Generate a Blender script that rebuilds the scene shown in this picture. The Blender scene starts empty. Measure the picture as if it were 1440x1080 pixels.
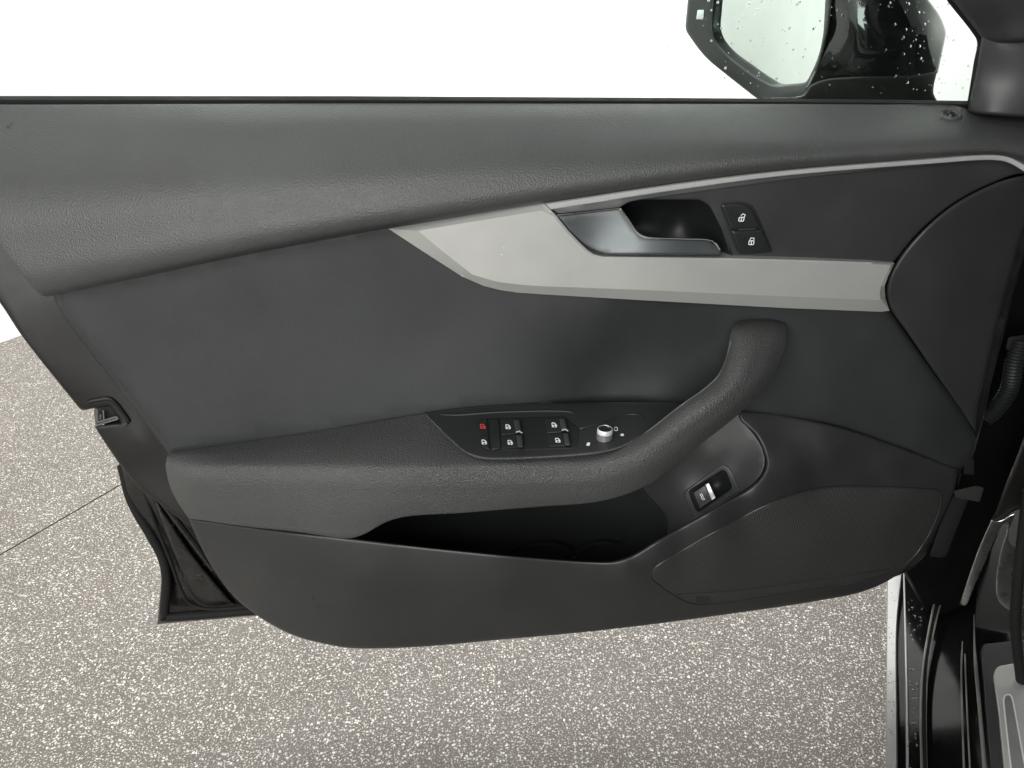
import bpy, math, random
import numpy as np
from mathutils import Vector, geometry
random.seed(7)
SC = bpy.context.scene
COL = SC.collection
# ------------------------------------------------------------------ camera
PITCH = math.radians(26.0); CAM = (0.0, -0.72, 1.05); F = 1048.0
cd = bpy.data.cameras.new('camera'); cd.sensor_width = 36; cd.lens = 36 * F / 1440
cd.clip_start = 0.02; cd.clip_end = 200
cam = bpy.data.objects.new('camera', cd); COL.objects.link(cam)
cam.location = CAM; cam.rotation_euler = (math.pi / 2 - PITCH, 0, 0); SC.camera = cam
SC.render.resolution_x, SC.render.resolution_y = 1024, 768
# ------------------------------------------------------------------ light and exposure
w = bpy.data.worlds.new('World'); SC.world = w; w.use_nodes = True
w.node_tree.nodes['Background'].inputs[0].default_value = (0.97, 1.0, 0.98, 1)
w.node_tree.nodes['Background'].inputs[1].default_value = 0.22
SC.view_settings.view_transform = 'Standard'; SC.view_settings.look = 'None'
SC.view_settings.exposure = 0.0; SC.view_settings.gamma = 1.0

def lamp(name, loc, target, sx, sy, power, col=(1, 1, 1)):
    l = bpy.data.lights.new(name, 'AREA'); l.shape = 'RECTANGLE'; l.size = sx; l.size_y = sy
    l.energy = power; l.color = col
    o = bpy.data.objects.new(name, l); COL.objects.link(o); o.location = loc
    o.rotation_euler = (Vector(target) - Vector(loc)).to_track_quat('-Z', 'Y').to_euler()
    return o
SIN, COS = 0.4384, 0.8988                                # car's forward direction in the floor plane
# booth light panel overhead, then the added lamps
lamp('area_light', (-.5, .9, 3.2), (-.4, .7, 0), 4.0, 1.8, 105, (1, 1, .985))
lamp('area_light', (-.4, -2.45, 1.4), (0.25, 0, .75), 2.6, 1.5, 112, (1, 1, .98))  # unseen fill added behind the camera to brighten the door panels
lamp('wall_fill', (-.2, 2.3, 3.2), (-.6, 4.2, 1.0), 3.5, .5, 210, (1, 1, .99))  # unseen lamp added to whiten the booth walls

# ------------------------------------------------------------------ geometry helpers
cp, sp = math.cos(PITCH), math.sin(PITCH)
def rays(px, py):
    u = (np.asarray(px, float) - 720) / F; v = -(np.asarray(py, float) - 540) / F
    return np.stack([u, cp + v * sp, -sp + v * cp], -1)
def P(px, py, d):
    """points on the upright plane that stands d metres in front of the door's inner skin"""
    r = rays(px, py); t = (-np.asarray(d, float) - CAM[1]) / r[..., 1]
    return np.array(CAM) + r * t[..., None]
def G(px, py, z):
    r = rays(px, py); t = (np.asarray(z, float) - CAM[2]) / r[..., 2]
    return np.array(CAM) + r * t[..., None]

def rounded(pts, step=5.0):
    """closed outline from (x, y[, corner radius]) points, resampled"""
    n = len(pts); out = []
    for i in range(n):
        p = np.array(pts[i][:2], float); a = np.array(pts[i - 1][:2], float); b = np.array(pts[(i + 1) % n][:2], float)
        r = pts[i][2] if len(pts[i]) > 2 else 0
        if r:
            da, db = a - p, b - p; la, lb = np.linalg.norm(da), np.linalg.norm(db)
            r = min(r, la * .49, lb * .49); s, e = p + da / la * r, p + db / lb * r
            k = max(3, int(r * 1.6 / min(step, 3)) + 1); k = min(k, 12)
            for t in np.linspace(0, 1, k): out.append((1 - t) ** 2 * s + 2 * t * (1 - t) * p + t * t * e)
        else: out.append(p)
    res = []
    for i in range(len(out)):
        a, b = out[i], out[(i + 1) % len(out)]; l = np.linalg.norm(b - a)
        if l < .2: continue
        k = max(1, int(round(l / step)))
        for j in range(k): res.append(a + (b - a) * j / k)
    return np.array(res)
def spline(pts, step=5.0, closed=True):
    """smooth outline through points; a point with a third value 0 is a hard corner"""
    n = len(pts); X = [np.array(p[:2], float) for p in pts]; hard = [len(p) > 2 for p in pts]
    res = []
    for i in range(n if closed else n - 1):
        p1, p2 = X[i], X[(i + 1) % n]
        p0 = p1 - (p2 - p1) if hard[i] or (not closed and i == 0) else X[i - 1]
        p3 = p2 + (p2 - p1) if hard[(i + 1) % n] or (not closed and i == n - 2) else X[(i + 2) % n]
        l = np.linalg.norm(p2 - p1); k = max(1, int(round(l / step)))
        def tj(a, b): return max(np.linalg.norm(b - a), 1e-6) ** .5
        t0 = 0; t1 = t0 + tj(p0, p1); t2 = t1 + tj(p1, p2); t3 = t2 + tj(p2, p3)
        for j in range(k):
            t = t1 + (t2 - t1) * j / k
            A1 = (t1 - t) / (t1 - t0) * p0 + (t - t0) / (t1 - t0) * p1
            A2 = (t2 - t) / (t2 - t1) * p1 + (t - t1) / (t2 - t1) * p2
            A3 = (t3 - t) / (t3 - t2) * p2 + (t - t2) / (t3 - t2) * p3
            B1 = (t2 - t) / (t2 - t0) * A1 + (t - t0) / (t2 - t0) * A2
            B2 = (t3 - t) / (t3 - t1) * A2 + (t - t1) / (t3 - t1) * A3
            res.append((t2 - t) / (t2 - t1) * B1 + (t - t1) / (t2 - t1) * B2)
    if not closed: res.append(X[-1])
    return np.array(res)
class RBF:
    """thin plate surface d(x, y) through control points"""
    def __init__(s, pts, smooth=0.0):
        a = np.array(pts, float); s.X = a[:, :2] / 100; n = len(a)
        K = s.k(s.X, s.X) + np.eye(n) * smooth; Q = np.hstack([np.ones((n, 1)), s.X])
        M = np.block([[K, Q], [Q.T, np.zeros((3, 3))]])
        s.w = np.linalg.lstsq(M, np.concatenate([a[:, 2], np.zeros(3)]), rcond=None)[0]
    def k(s, A, B):
        r2 = ((A[:, None] - B[None]) ** 2).sum(-1); return .5 * r2 * np.log(r2 + 1e-12)
    def __call__(s, x, y):
        x = np.asarray(x, float); sh = x.shape; q = np.stack([x.ravel(), np.asarray(y, float).ravel()], -1) / 100
        r = s.k(q, s.X) @ s.w[:-3] + np.hstack([np.ones((len(q), 1)), q]) @ s.w[-3:]
        return r.reshape(sh)
def cs(xs, ys):
    """smooth 1D curve (monotone cubic) through points"""
    xs = np.array(xs, float); ys = np.array(ys, float); h = np.diff(xs); dl = np.diff(ys) / h; m = np.zeros(len(xs))
    m[1:-1] = np.where(dl[:-1] * dl[1:] > 0, 2 * dl[:-1] * dl[1:] / np.where(np.abs(dl[:-1] + dl[1:]) < 1e-12, 1, dl[:-1] + dl[1:]), 0); m[0], m[-1] = dl[0], dl[-1]
    def f(x):
        x = np.clip(np.asarray(x, float), xs[0], xs[-1]); i = np.clip(np.searchsorted(xs, x) - 1, 0, len(h) - 1); t = (x - xs[i]) / h[i]
        return (2*t**3-3*t**2+1)*ys[i] + (t**3-2*t**2+t)*h[i]*m[i] + (-2*t**3+3*t**2)*ys[i+1] + (t**3-t**2)*h[i]*m[i+1]
    return f
def natural(t, Y, tt):
    """C2 cubic spline of the rows of Y at t, sampled at tt"""
    t = np.asarray(t, float); n = len(t); h = np.diff(t); A = np.zeros((n, n)); B = np.zeros((n,) + Y.shape[1:]); A[0, 0] = A[-1, -1] = 1
    sh = (-1,) + (1,) * (Y.ndim - 1)
    for i in range(1, n - 1):
        A[i, i - 1], A[i, i], A[i, i + 1] = h[i - 1], 2 * (h[i - 1] + h[i]), h[i]
        B[i] = 6 * ((Y[i + 1] - Y[i]) / h[i] - (Y[i] - Y[i - 1]) / h[i - 1])
    M = np.linalg.solve(A, B.reshape(n, -1)).reshape(B.shape)
    i = np.clip(np.searchsorted(t, tt) - 1, 0, n - 2); a = (t[i + 1] - tt).reshape(sh); b = (tt - t[i]).reshape(sh); H = h[i].reshape(sh)
    return M[i] * a**3 / (6*H) + M[i+1] * b**3 / (6*H) + (Y[i]/H - M[i]*H/6) * a + (Y[i+1]/H - M[i+1]*H/6) * b
def flat(d): return lambda x, y: np.full(np.asarray(x, float).shape, float(d))
def plus(f, h): return lambda x, y: f(x, y) + h
def loopdist(q, loop):
    a = loop; b = np.roll(loop, -1, 0); ab = b - a; best = np.full(len(q), 1e9)
    L = (ab ** 2).sum(-1) + 1e-12
    for i in range(0, len(q), 4000):
        qq = q[i:i + 4000]; t = np.clip(((qq[:, None] - a) * ab).sum(-1) / L, 0, 1)
        best[i:i + 4000] = np.sqrt((((a + ab * t[..., None]) - qq[:, None]) ** 2).sum(-1).min(-1))
    return best
def inside(q, loop):
    x, y = q[:, 0], q[:, 1]; c = np.zeros(len(q), bool)
    a = loop; b = np.roll(loop, -1, 0)
    for (x1, y1), (x2, y2) in zip(a, b):
        if y1 == y2: continue
        m = ((y1 > y) != (y2 > y)); c ^= m & (x < (x2 - x1) * (y - y1) / (y2 - y1) + x1)
    return c
def area(l): x, y = l[:, 0], l[:, 1]; return .5 * np.sum(x * np.roll(y, -1) - np.roll(x, -1) * y)

class MB:
    """collects surfaces of one part, links them as one mesh object"""
    def __init__(s): s.v = []; s.f = []; s.m = []
    def add(s, verts, faces, mi=0):
        o = len(s.v); s.v += [tuple(map(float, v)) for v in verts]
        s.f += [tuple(o + i for i in f) for f in faces]; s.m += [mi] * len(faces)
    def patch(s, outline, depth, rim=4, drop=.002, thick=.012, grid=11, prof='round', holes=(), mi=0, proj=P, back=None):
        L = outline if area(outline) > 0 else outline[::-1]
        loops = [L] + [h if area(h) < 0 else h[::-1] for h in holes]
        def ins(q):
            m = inside(q, L)
            for h in loops[1:]: m &= ~inside(q, h)
            return m
        def dist(q): return np.min([loopdist(q, l) for l in loops], 0)
        extra = []
        for l in loops:
            e = np.roll(l, -1, 0) - np.roll(l, 1, 0); e /= np.linalg.norm(e, axis=1)[:, None] + 1e-9
            nrm = np.stack([-e[:, 1], e[:, 0]], -1)
            for k in ((.12, .35, .65, 1.0) if prof == 'round' else (.5, 1.0)):
                q = l + nrm * rim * k
                ok = ins(q); q = q[ok]
                if len(q): q = q[dist(q) > rim * k * .85]; extra.append(q)
        x0, y0 = L.min(0); x1, y1 = L.max(0)
        gx, gy = np.meshgrid(np.arange(x0, x1, grid), np.arange(y0, y1, grid)); gx = gx + (np.arange(gx.shape[0]) % 2)[:, None] * grid / 2
        q = np.stack([gx.ravel(), gy.ravel()], -1); q = q[ins(q)]
        if len(q): q = q[dist(q) > rim * 1.0 + min(grid, rim + 3) * .45]
        pts = np.vstack(loops + extra + [q])
        eds = []; o = 0
        for l in loops: eds += [(o + i, o + (i + 1) % len(l)) for i in range(len(l))]; o += len(l)
        vv, ee, ff, ov, _, _ = geometry.delaunay_2d_cdt([Vector(p) for p in pts], eds, [list(range(len(L)))], 1, 1e-4)
        V = np.array([(p.x, p.y) for p in vv])
        ff = [tuple(f) for f in ff]
        if holes:
            c = np.array([V[list(f)].mean(0) for f in ff]); k = np.ones(len(ff), bool)
            for h in loops[1:]: k &= ~inside(c, h)
            ff = [f for f, g in zip(ff, k) if g]
        dd = dist(V); t = np.clip(dd / max(rim, 1e-6), 0, 1)
        off = 1 - np.sqrt(np.clip(1 - (1 - t) ** 2, 0, 1)) if prof == 'round' else 1 - t
        D = depth(V[:, 0], V[:, 1]) - drop * off
        W = proj(V[:, 0], V[:, 1], D)
        ff2 = []
        for f in ff:                                        # image y runs down, so flip to face the viewer
            a = V[list(f)]; sg = (a[1][0] - a[0][0]) * (a[2][1] - a[0][1]) - (a[2][0] - a[0][0]) * (a[1][1] - a[0][1])
            ff2.append(f if sg < 0 else f[::-1])
        s.add(W, ff2, mi)
        if thick:
            inv = {}
            for i, os_ in enumerate(ov):
                for k in os_: inv[k] = i
            o = 0
            for l in loops:
                idx = [inv.get(o + i) for i in range(len(l))]; o += len(l)
                idx = [i for i in idx if i is not None]
                A = W[idx]; n = len(idx)
                if back is None: vec = A - np.array(CAM); vec = vec / np.linalg.norm(vec, axis=1)[:, None] * thick
                else: vec = np.array(back, float) * thick
                B = A + vec
                s.add(np.vstack([A, B]), [((i + 1) % n, i, n + i, n + (i + 1) % n) for i in range(n)], mi)
        return s
    def rings(s, rings, mi=0, cap=True, closed=True, capend=None):
        """bridge 3D rings; the last (and on request the first) is capped"""
        n = len(rings[0]); vs = np.vstack(rings); fs = []
        for r in range(len(rings) - 1):
            for i in range(n if closed else n - 1):
                j = (i + 1) % n; fs.append((r * n + i, r * n + j, (r + 1) * n + j, (r + 1) * n + i))
        if cap: fs.append(tuple((len(rings) - 1) * n + i for i in range(n)))
        if capend: fs.append(tuple(range(n))[::-1])
        s.add(vs, fs, mi); return s
    def prism(s, outline, f, h0, h1, ch=1.2, mi=0, proj=P):
        """raised plate on surface f: sides from h0 up to h1 with a small chamfer of ch px"""
        L = outline if area(outline) < 0 else outline[::-1]
        c = L.mean(0); inn = c + (L - c) * (1 - ch / max(1e-6, np.linalg.norm(L - c, axis=1).mean()))
        mk = lambda l, h: proj(l[:, 0], l[:, 1], f(l[:, 0], l[:, 1]) + h)
        chh = min(.0008, abs(h1 - h0) * .5)
        return s.rings([mk(L, h0), mk(L, h1 - chh), mk(inn, h1)], mi)
    def ribbon(s, pl, f, wd, mi=0, closed=False, h=.0007, proj=P):
        q = np.array(pl, float); n = len(q)
        if closed: e = np.roll(q, -1, 0) - np.roll(q, 1, 0)
        else:
            e = np.gradient(q, axis=0)
        e /= np.linalg.norm(e, axis=1)[:, None] + 1e-9; nr = np.stack([-e[:, 1], e[:, 0]], -1)
        A, B = q + nr * wd / 2, q - nr * wd / 2
        V = np.vstack([A, B]); W = proj(V[:, 0], V[:, 1], f(V[:, 0], V[:, 1]) + h)
        s.add(W, [(i, (i + 1) % n, n + (i + 1) % n, n + i) for i in range(n if closed else n - 1)], mi); return s
    def blob(s, pl, f, mi=0, h=.0007, proj=P):
        q = np.array(pl, float); W = proj(q[:, 0], q[:, 1], f(q[:, 0], q[:, 1]) + h)
        s.add(W, [tuple(range(len(q)))], mi); return s
    def tube(s, pts, rad, seg=10, mi=0):
        p = [Vector(a) for a in pts]; rings = []
        for i in range(len(p)):
            t = (p[min(i + 1, len(p) - 1)] - p[max(i - 1, 0)]).normalized()
            a = t.cross(Vector((0.13, 0.2, 0.97))).normalized(); b = t.cross(a)
            r = rad[i] if hasattr(rad, '__len__') else rad
            rings.append(np.array([p[i] + (a * math.cos(k * 2 * math.pi / seg) + b * math.sin(k * 2 * math.pi / seg)) * r for k in range(seg)]))
        return s.rings(rings, mi, True, True, True)
    def strip(s, A, B, mi=0, back=None):
        """open sheet between two 3D polylines of equal count"""
        n = len(A); s.add(np.vstack([A, B]), [(i, i + 1, n + i + 1, n + i) for i in range(n - 1)], mi); return s
    def loft(s, rails, mi=0):
        n = len(rails[0]); k = len(rails)
        s.add(np.vstack(rails), [(r * n + i, r * n + i + 1, (r + 1) * n + i + 1, (r + 1) * n + i) for r in range(k - 1) for i in range(n - 1)], mi); return s
    def build(s, name, mats, parent=None, label=None, smooth=40):
        me = bpy.data.meshes.new(name); root = parent
        off = np.zeros(3)
        while root is not None:
            off += np.array(root.location); root = root.parent
        me.from_pydata([tuple(np.array(v) - off) for v in s.v], [], s.f)
        for m in (mats if isinstance(mats, (list, tuple)) else [mats]): me.materials.append(m)
        me.polygons.foreach_set('material_index', s.m)
        me.polygons.foreach_set('use_smooth', [True] * len(s.f))
        me.update(); me.set_sharp_from_angle(angle=math.radians(smooth))
        o = bpy.data.objects.new(name, me); COL.objects.link(o); o.parent = parent
        if label: o['label'] = label
        return o
def thing(name, loc, label, cat, group=None):
    o = bpy.data.objects.new(name, None); COL.objects.link(o); o.location = loc; o.empty_display_size = .1
    o['label'] = label; o['category'] = cat
    if group: o['group'] = group
    return o
def circle(cx, cy, rx, ry=None, n=20, a0=0):
    ry = rx if ry is None else ry
    return np.array([(cx + rx * math.cos(a0 + 2 * math.pi * k / n), cy + ry * math.sin(a0 + 2 * math.pi * k / n)) for k in range(n)])

# ------------------------------------------------------------------ materials
class N:
    def __init__(s, name):
        s.m = bpy.data.materials.new(name); s.m.use_nodes = True; s.t = s.m.node_tree
        s.b = s.t.nodes['Principled BSDF']
        tc = s.t.nodes.new('ShaderNodeTexCoord'); s.co = tc.outputs['Object']
    def n(s, typ, **kw):
        x = s.t.nodes.new(typ)
        for k, v in kw.items():
            if hasattr(x, k): setattr(x, k, v)
            else: x.inputs[k].default_value = v
        return x
    def l(s, a, b): s.t.links.new(a, b)
    def noise(s, scale, detail=3, rough=.5, co=None):
        x = s.n('ShaderNodeTexNoise', Scale=scale, Detail=detail, Roughness=rough); s.l(co or s.co, x.inputs['Vector']); return x.outputs['Fac']
    def vor(s, scale, feature='F1', out='Distance', co=None, rnd=1.0):
        x = s.n('ShaderNodeTexVoronoi', feature=feature, Scale=scale, Randomness=rnd); s.l(co or s.co, x.inputs['Vector']); return x.outputs[out]
    def ramp(s, src, stops):
        x = s.n('ShaderNodeValToRGB'); e = x.color_ramp.elements
        while len(e) < len(stops): e.new(.5)
        for q, (p, c) in zip(e, stops): q.position = p; q.color = (*c, 1) if len(c) == 3 else c
        s.l(src, x.inputs[0]); return x.outputs[0]
    def mr(s, src, a, b, c, d):
        x = s.n('ShaderNodeMapRange'); 
        for i, v in enumerate((a, b, c, d)): x.inputs[i + 1].default_value = v
        s.l(src, x.inputs[0]); return x.outputs[0]
    def mix(s, f, a, b):
        x = s.n('ShaderNodeMix', data_type='RGBA')
        for sock, v in ((x.inputs[0], f), (x.inputs[6], a), (x.inputs[7], b)):
            if isinstance(v, (int, float)): sock.default_value = v
            elif isinstance(v, tuple): sock.default_value = (*v, 1)
            else: s.l(v, sock)
        return x.outputs[2]
    def bump(s, h, strength, dist, prev=None):
        x = s.n('ShaderNodeBump', Strength=strength, Distance=dist); s.l(h, x.inputs['Height'])
        if prev: s.l(prev, x.inputs['Normal'])
        return x.outputs[0]
def plastic(name, col, rough=.5, grain=0, gscale=520, spec=.5, fine=.15, smudge=.12):
    k = N(name); b = k.b
    n1 = k.noise(9, 4, .6); n2 = k.noise(60, 4, .65)
    c = k.mix(k.mr(n1, .3, .7, 0, 1), tuple(x * (1 - smudge) for x in col), tuple(x * (1 + smudge) for x in col))
    k.l(c, b.inputs['Base Color'])
    a = k.n('ShaderNodeMath', operation='ADD'); k.l(k.mr(n1, .3, .7, rough - .05, rough + .05), a.inputs[0]); k.l(k.mr(n2, .3, .7, -.03, .03), a.inputs[1])
    k.l(a.outputs[0], b.inputs['Roughness']); b.inputs['Specular IOR Level'].default_value = spec
    nn = None
    if grain:
        v = k.vor(gscale, 'F1'); nn = k.bump(v, grain, .0008)
    if fine:
        nn = k.bump(k.noise(1400, 2), fine, .0005, nn)
    if nn: k.l(nn, b.inputs['Normal'])
    return k.m
def metal(name, col, rough=.3, metallic=1.0, fine=.05, brush=0):
    k = N(name); b = k.b; b.inputs['Metallic'].default_value = metallic
    n1 = k.noise(14, 4, .6)
    k.l(k.mix(k.mr(n1, .3, .7, 0, 1), tuple(x * .95 for x in col), tuple(min(1, x * 1.04) for x in col)), b.inputs['Base Color'])
    k.l(k.mr(k.noise(40, 4), .3, .7, rough - .04, rough + .04), b.inputs['Roughness'])
    if fine: k.l(k.bump(k.noise(1500, 2), fine, .0003), b.inputs['Normal'])
    return k.m
def gloss(name, col, rough=.06, coat=1.0):
    k = N(name); b = k.b; b.inputs['Base Color'].default_value = (*col, 1)
    k.l(k.mr(k.noise(25, 5), .3, .7, rough, rough + .08), b.inputs['Roughness']); b.inputs['Coat Weight'].default_value = coat
    b.inputs['Coat Roughness'].default_value = .03
    return k.m
M_PAD = plastic('grained_pad', (.056, .0587, .0575), .46, .42, 680, spec=.5)
M_ARM = plastic('grained_armrest', (.064, .066, .0645), .43, 1.0, 640)
M_INS = plastic('soft_insert', (.0285, .0312, .0314), .46, .10, 900, fine=.2)
M_LOW = plastic('hard_panel', (.0285, .0298, .0296), .43, .06, 800, fine=.25)
M_TRIM = plastic('dark_trim', (.0330, .0348, .0346), .45, 0, fine=.15)
M_SW = plastic('switch_black', (.018, .020, .020), .38, 0, fine=.08)
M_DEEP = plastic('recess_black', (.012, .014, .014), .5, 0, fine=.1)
M_RUB = plastic('black_rubber', (.013, .013, .013), .75, 0, fine=.3, spec=.25)
M_RUBG = plastic('worn_rubber', (.030, .030, .028), .65, .1, 300, fine=.4)
M_FRAME = plastic('frame_plastic', (.0165, .0158, .0145), .45, .05, 700, fine=.2, smudge=.3, spec=.35)
M_SILVER = metal('satin_silver', (.56, .565, .54), .38, .42, .03)
M_REFLECT = metal('reflection_metal', (.80, .80, .78), .28, 1.0, .02)
M_SATIN = metal('satin_strip', (.86, .87, .86), .34, .35, .02)
M_GUN = metal('gunmetal', (.085, .093, .096), .38, .5, .03)
M_CHROME = metal('chrome', (.88, .88, .88), .08, 1.0, 0)
M_PAINT = gloss('black_paint', (.006, .006, .006), .04)
M_PAINT2 = gloss('black_door_jamb', (.005, .005, .005), .10, 0); M_PAINT2.node_tree.nodes['Principled BSDF'].inputs['Specular IOR Level'].default_value = .13
M_STRIP = metal('ridge_reflection_grey', (.40, .40, .39), .45, .2, .02)  # for the rocker ridge and the reflection painted beside it
M_SEAL = plastic('grey_seal', (.16, .16, .15), .4, 0, fine=.3, smudge=.5)
M_MIRROR = metal('mirror_silver', (.70, .735, .71), .01, 1.0, 0)
def white_ink(name, c):
    k = N(name); k.b.inputs['Base Color'].default_value = (*c, 1); k.b.inputs['Roughness'].default_value = .6; return k.m
M_INK = white_ink('white_print', (.85, .86, .85)); M_RED = white_ink('red_print', (.75, .06, .07))
def shell_mat():
    k = N('wet_dirty_paint'); b = k.b
    f = k.ramp(k.noise(38, 6, .7), [(.45, (.010, .010, .010)), (.62, (.020, .019, .017)), (.75, (.055, .052, .046))])
    k.l(f, b.inputs['Base Color']); k.l(k.mr(k.noise(30, 5, .7), .3, .7, .15, .55), b.inputs['Roughness'])
    k.l(k.bump(k.noise(180, 4), .25, .001), b.inputs['Normal']); b.inputs['Coat Weight'].default_value = .3
    return k.m
M_SHELL = shell_mat()
def grille_mat():
    k = N('speaker_mesh'); b = k.b
    mp = k.n('ShaderNodeMapping'); mp.inputs['Rotation'].default_value = (math.radians(90), 0, 0); k.l(k.co, mp.inputs['Vector'])
    # staggered round holes laid out on the grille's own x and z
    sep = k.n('ShaderNodeSeparateXYZ'); k.l(k.co, sep.inputs[0])
    def wave(ax, az, per):
        a = k.n('ShaderNodeMath', operation='MULTIPLY'); k.l(sep.outputs[0], a.inputs[0]); a.inputs[1].default_value = ax * 2 * math.pi / per
        c = k.n('ShaderNodeMath', operation='MULTIPLY_ADD'); k.l(sep.outputs[2], c.inputs[0]); c.inputs[1].default_value = az * 2 * math.pi / per; k.l(a.outputs[0], c.inputs[2])
        s_ = k.n('ShaderNodeMath', operation='SINE'); k.l(c.outputs[0], s_.inputs[0]); return s_.outputs[0]
    m = k.n('ShaderNodeMath', operation='MULTIPLY'); k.l(wave(.95, -.31, .0031), m.inputs[0]); k.l(wave(.2, .98, .0040), m.inputs[1])
    hole = k.mr(m.outputs[0], -.15, .35, 0, 1)
    k.l(k.mix(hole, (.066, .067, .065), (.002, .002, .002)), b.inputs['Base Color'])
    iv = k.n('ShaderNodeMath', operation='SUBTRACT'); iv.inputs[0].default_value = 1; k.l(hole, iv.inputs[1])
    k.l(k.bump(iv.outputs[0], .5, .0008), b.inputs['Normal']); b.inputs['Roughness'].default_value = .5
    return k.m
M_GRILLE = grille_mat()
def floor_mat():
    k = N('flake_floor'); b = k.b
    # warp the lookup so that the flakes are ragged chips
    ns = k.n('ShaderNodeTexNoise', Scale=120, Detail=3); k.l(k.co, ns.inputs['Vector'])
    mx = k.n('ShaderNodeVectorMath', operation='MULTIPLY_ADD'); k.l(ns.outputs['Color'], mx.inputs[0]); mx.inputs[1].default_value = (.007, .007, .007); k.l(k.co, mx.inputs[2])
    co = mx.outputs[0]
    big = k.noise(1.1, 3, .55); mid = k.noise(7, 4)
    base = k.mix(k.mr(big, .35, .65, 0, 1), (.098, .086, .076), (.120, .105, .093))
    base = k.mix(k.mr(mid, .4, .7, 0, .35), base, (.076, .069, .062))
    def chips(scale, thr, co_):
        v = k.n('ShaderNodeTexVoronoi', feature='F1', Scale=scale); k.l(co_, v.inputs['Vector'])
        s_ = k.n('ShaderNodeSeparateColor'); k.l(v.outputs['Color'], s_.inputs[0])
        a = k.mr(s_.outputs[0], thr, thr + .02, 0, 1)
        d = k.mr(v.outputs['Distance'], .36, .48, 1, 0)
        m = k.n('ShaderNodeMath', operation='MULTIPLY'); k.l(a, m.inputs[0]); k.l(d, m.inputs[1]); return m.outputs[0], s_.outputs[1]
    d1, g1 = chips(330, .90, co); c1, h1 = chips(210, .80, co)
    st_ = k.noise(2.3, 5, .6); base = k.mix(k.mr(st_, .5, .72, 0, .45), base, (.098, .086, .074))
    w1 = k.noise(330, 2, .55, co); w2 = k.noise(210, 1, .5)
    base = k.mix(k.mr(w1, .35, .43, .85, 0), base, (.050, .045, .041))
    base = k.mix(k.mr(k.noise(420, 1, .5), .35, .65, 0, .45), base, (.178, .157, .136))
    base = k.mix(d1, base, (.07, .064, .058))
    tint = k.mix(k.noise(500, 1), (.34, .325, .295), (.64, .615, .565))
    base = k.mix(k.mr(w1, .585, .625, 0, 1), base, tint)
    base = k.mix(c1, base, k.mix(h1, (.36, .345, .315), (.68, .66, .61)))
    k.l(base, b.inputs['Base Color']); k.l(k.mr(mid, .3, .7, .5, .62), b.inputs['Roughness']); b.inputs['Specular IOR Level'].default_value = .3
    k.l(k.bump(k.noise(35, 3), .08, .003), b.inputs['Normal'])
    return k.m
M_FLOOR = floor_mat()
def wall_mat():
    k = N('white_wall'); b = k.b
    k.l(k.mix(k.mr(k.noise(1.5, 4), .3, .7, 0, 1), (.86, .86, .85), (.90, .90, .89)), b.inputs['Base Color']); b.inputs['Roughness'].default_value = .6
    k.l(k.bump(k.noise(300, 3), .05, .001), b.inputs['Normal']); return k.m
M_WALL = wall_mat()
def glass_mat():
    k = N('tinted_glass'); t = k.t; t.nodes.remove(k.b); out = t.nodes['Material Output']
    tr = k.n('ShaderNodeBsdfTransparent'); tr.inputs[0].default_value = (.91, .955, .93, 1)
    gl = k.n('ShaderNodeBsdfGlossy'); gl.inputs['Roughness'].default_value = .01
    fr = k.n('ShaderNodeFresnel'); fr.inputs[0].default_value = 1.35
    mx = k.n('ShaderNodeMixShader'); k.l(fr.outputs[0], mx.inputs[0]); k.l(tr.outputs[0], mx.inputs[1]); k.l(gl.outputs[0], mx.inputs[2])
    k.l(mx.outputs[0], out.inputs[0]); return k.m
M_GLASS = glass_mat()
def water_mat():
    k = N('water'); b = k.b; b.inputs['Transmission Weight'].default_value = 1; b.inputs['IOR'].default_value = 1.33; b.inputs['Roughness'].default_value = 0; return k.m
M_WATER = water_mat()
M_ICON_DARK = M_DEEP

# ------------------------------------------------------------------ the booth: floor, walls
def structure(o): o['kind'] = 'structure'; return o
u = np.array((SIN, COS, 0)); rt = np.array((COS, -SIN, 0))     # car forward, car right
def cw(a, b, z=0): return np.array(CAM) * (1, 1, 0) + u * a + rt * b + np.array((0, 0, z))
WL = -2.76; WF = 4.3                                       # side wall (to the left) and end wall of the booth
seam_b = float(np.dot(G(90, 728, 0) - np.array(CAM) * (1, 1, 0), rt))
m = MB()
g_ = .0022
# two flake-coated slabs with a sealed joint between them
def slab(b0, b1, e0, e1):
    A = [cw(-3, b0 + e0, 0), cw(WF + .3, b0 + e0, 0), cw(WF + .3, b1 - e1, 0), cw(-3, b1 - e1, 0)]
    m.add(A, [(0, 3, 2, 1)])
    for b in ((b1 - e1, b1) if e1 else (b0 + e0, b0)),:
        m.add([cw(-3, b[0], 0), cw(WF + .3, b[0], 0), cw(WF + .3, b[1], -.004), cw(-3, b[1], -.004)], [(0, 1, 2, 3)], 1)
slab(WL - .3, seam_b, 0, g_); slab(seam_b, 5, g_, 0)
structure(m.build('floor', [M_FLOOR, M_RUB]))
m = MB()
def wallbox(a0, b0, a1, b1, nrm, h=3.6):
    t = np.array(nrm, float) * -.12
    p = [cw(a0, b0, 0), cw(a1, b1, 0), cw(a1, b1, h), cw(a0, b0, h)]; q = [x + t for x in p]
    m.add(p + q, [(0, 1, 2, 3), (7, 6, 5, 4), (0, 3, 7, 4), (1, 5, 6, 2), (3, 2, 6, 7), (0, 4, 5, 1)])
wallbox(-3, WL, WF + .12, WL, rt); structure(m.build('wall', M_WALL))
m = MB(); wallbox(WF, WL + .003, WF, 5, -u); structure(m.build('wall', M_WALL))

# ------------------------------------------------------------------ the car door
hinge = P(1380, 860, -.05)
door = thing('car_door', tuple(P(720, 880, -.03)), 'wide open black car door seen from inside with grey grained trim panel and silver inlay', 'car door')

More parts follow.
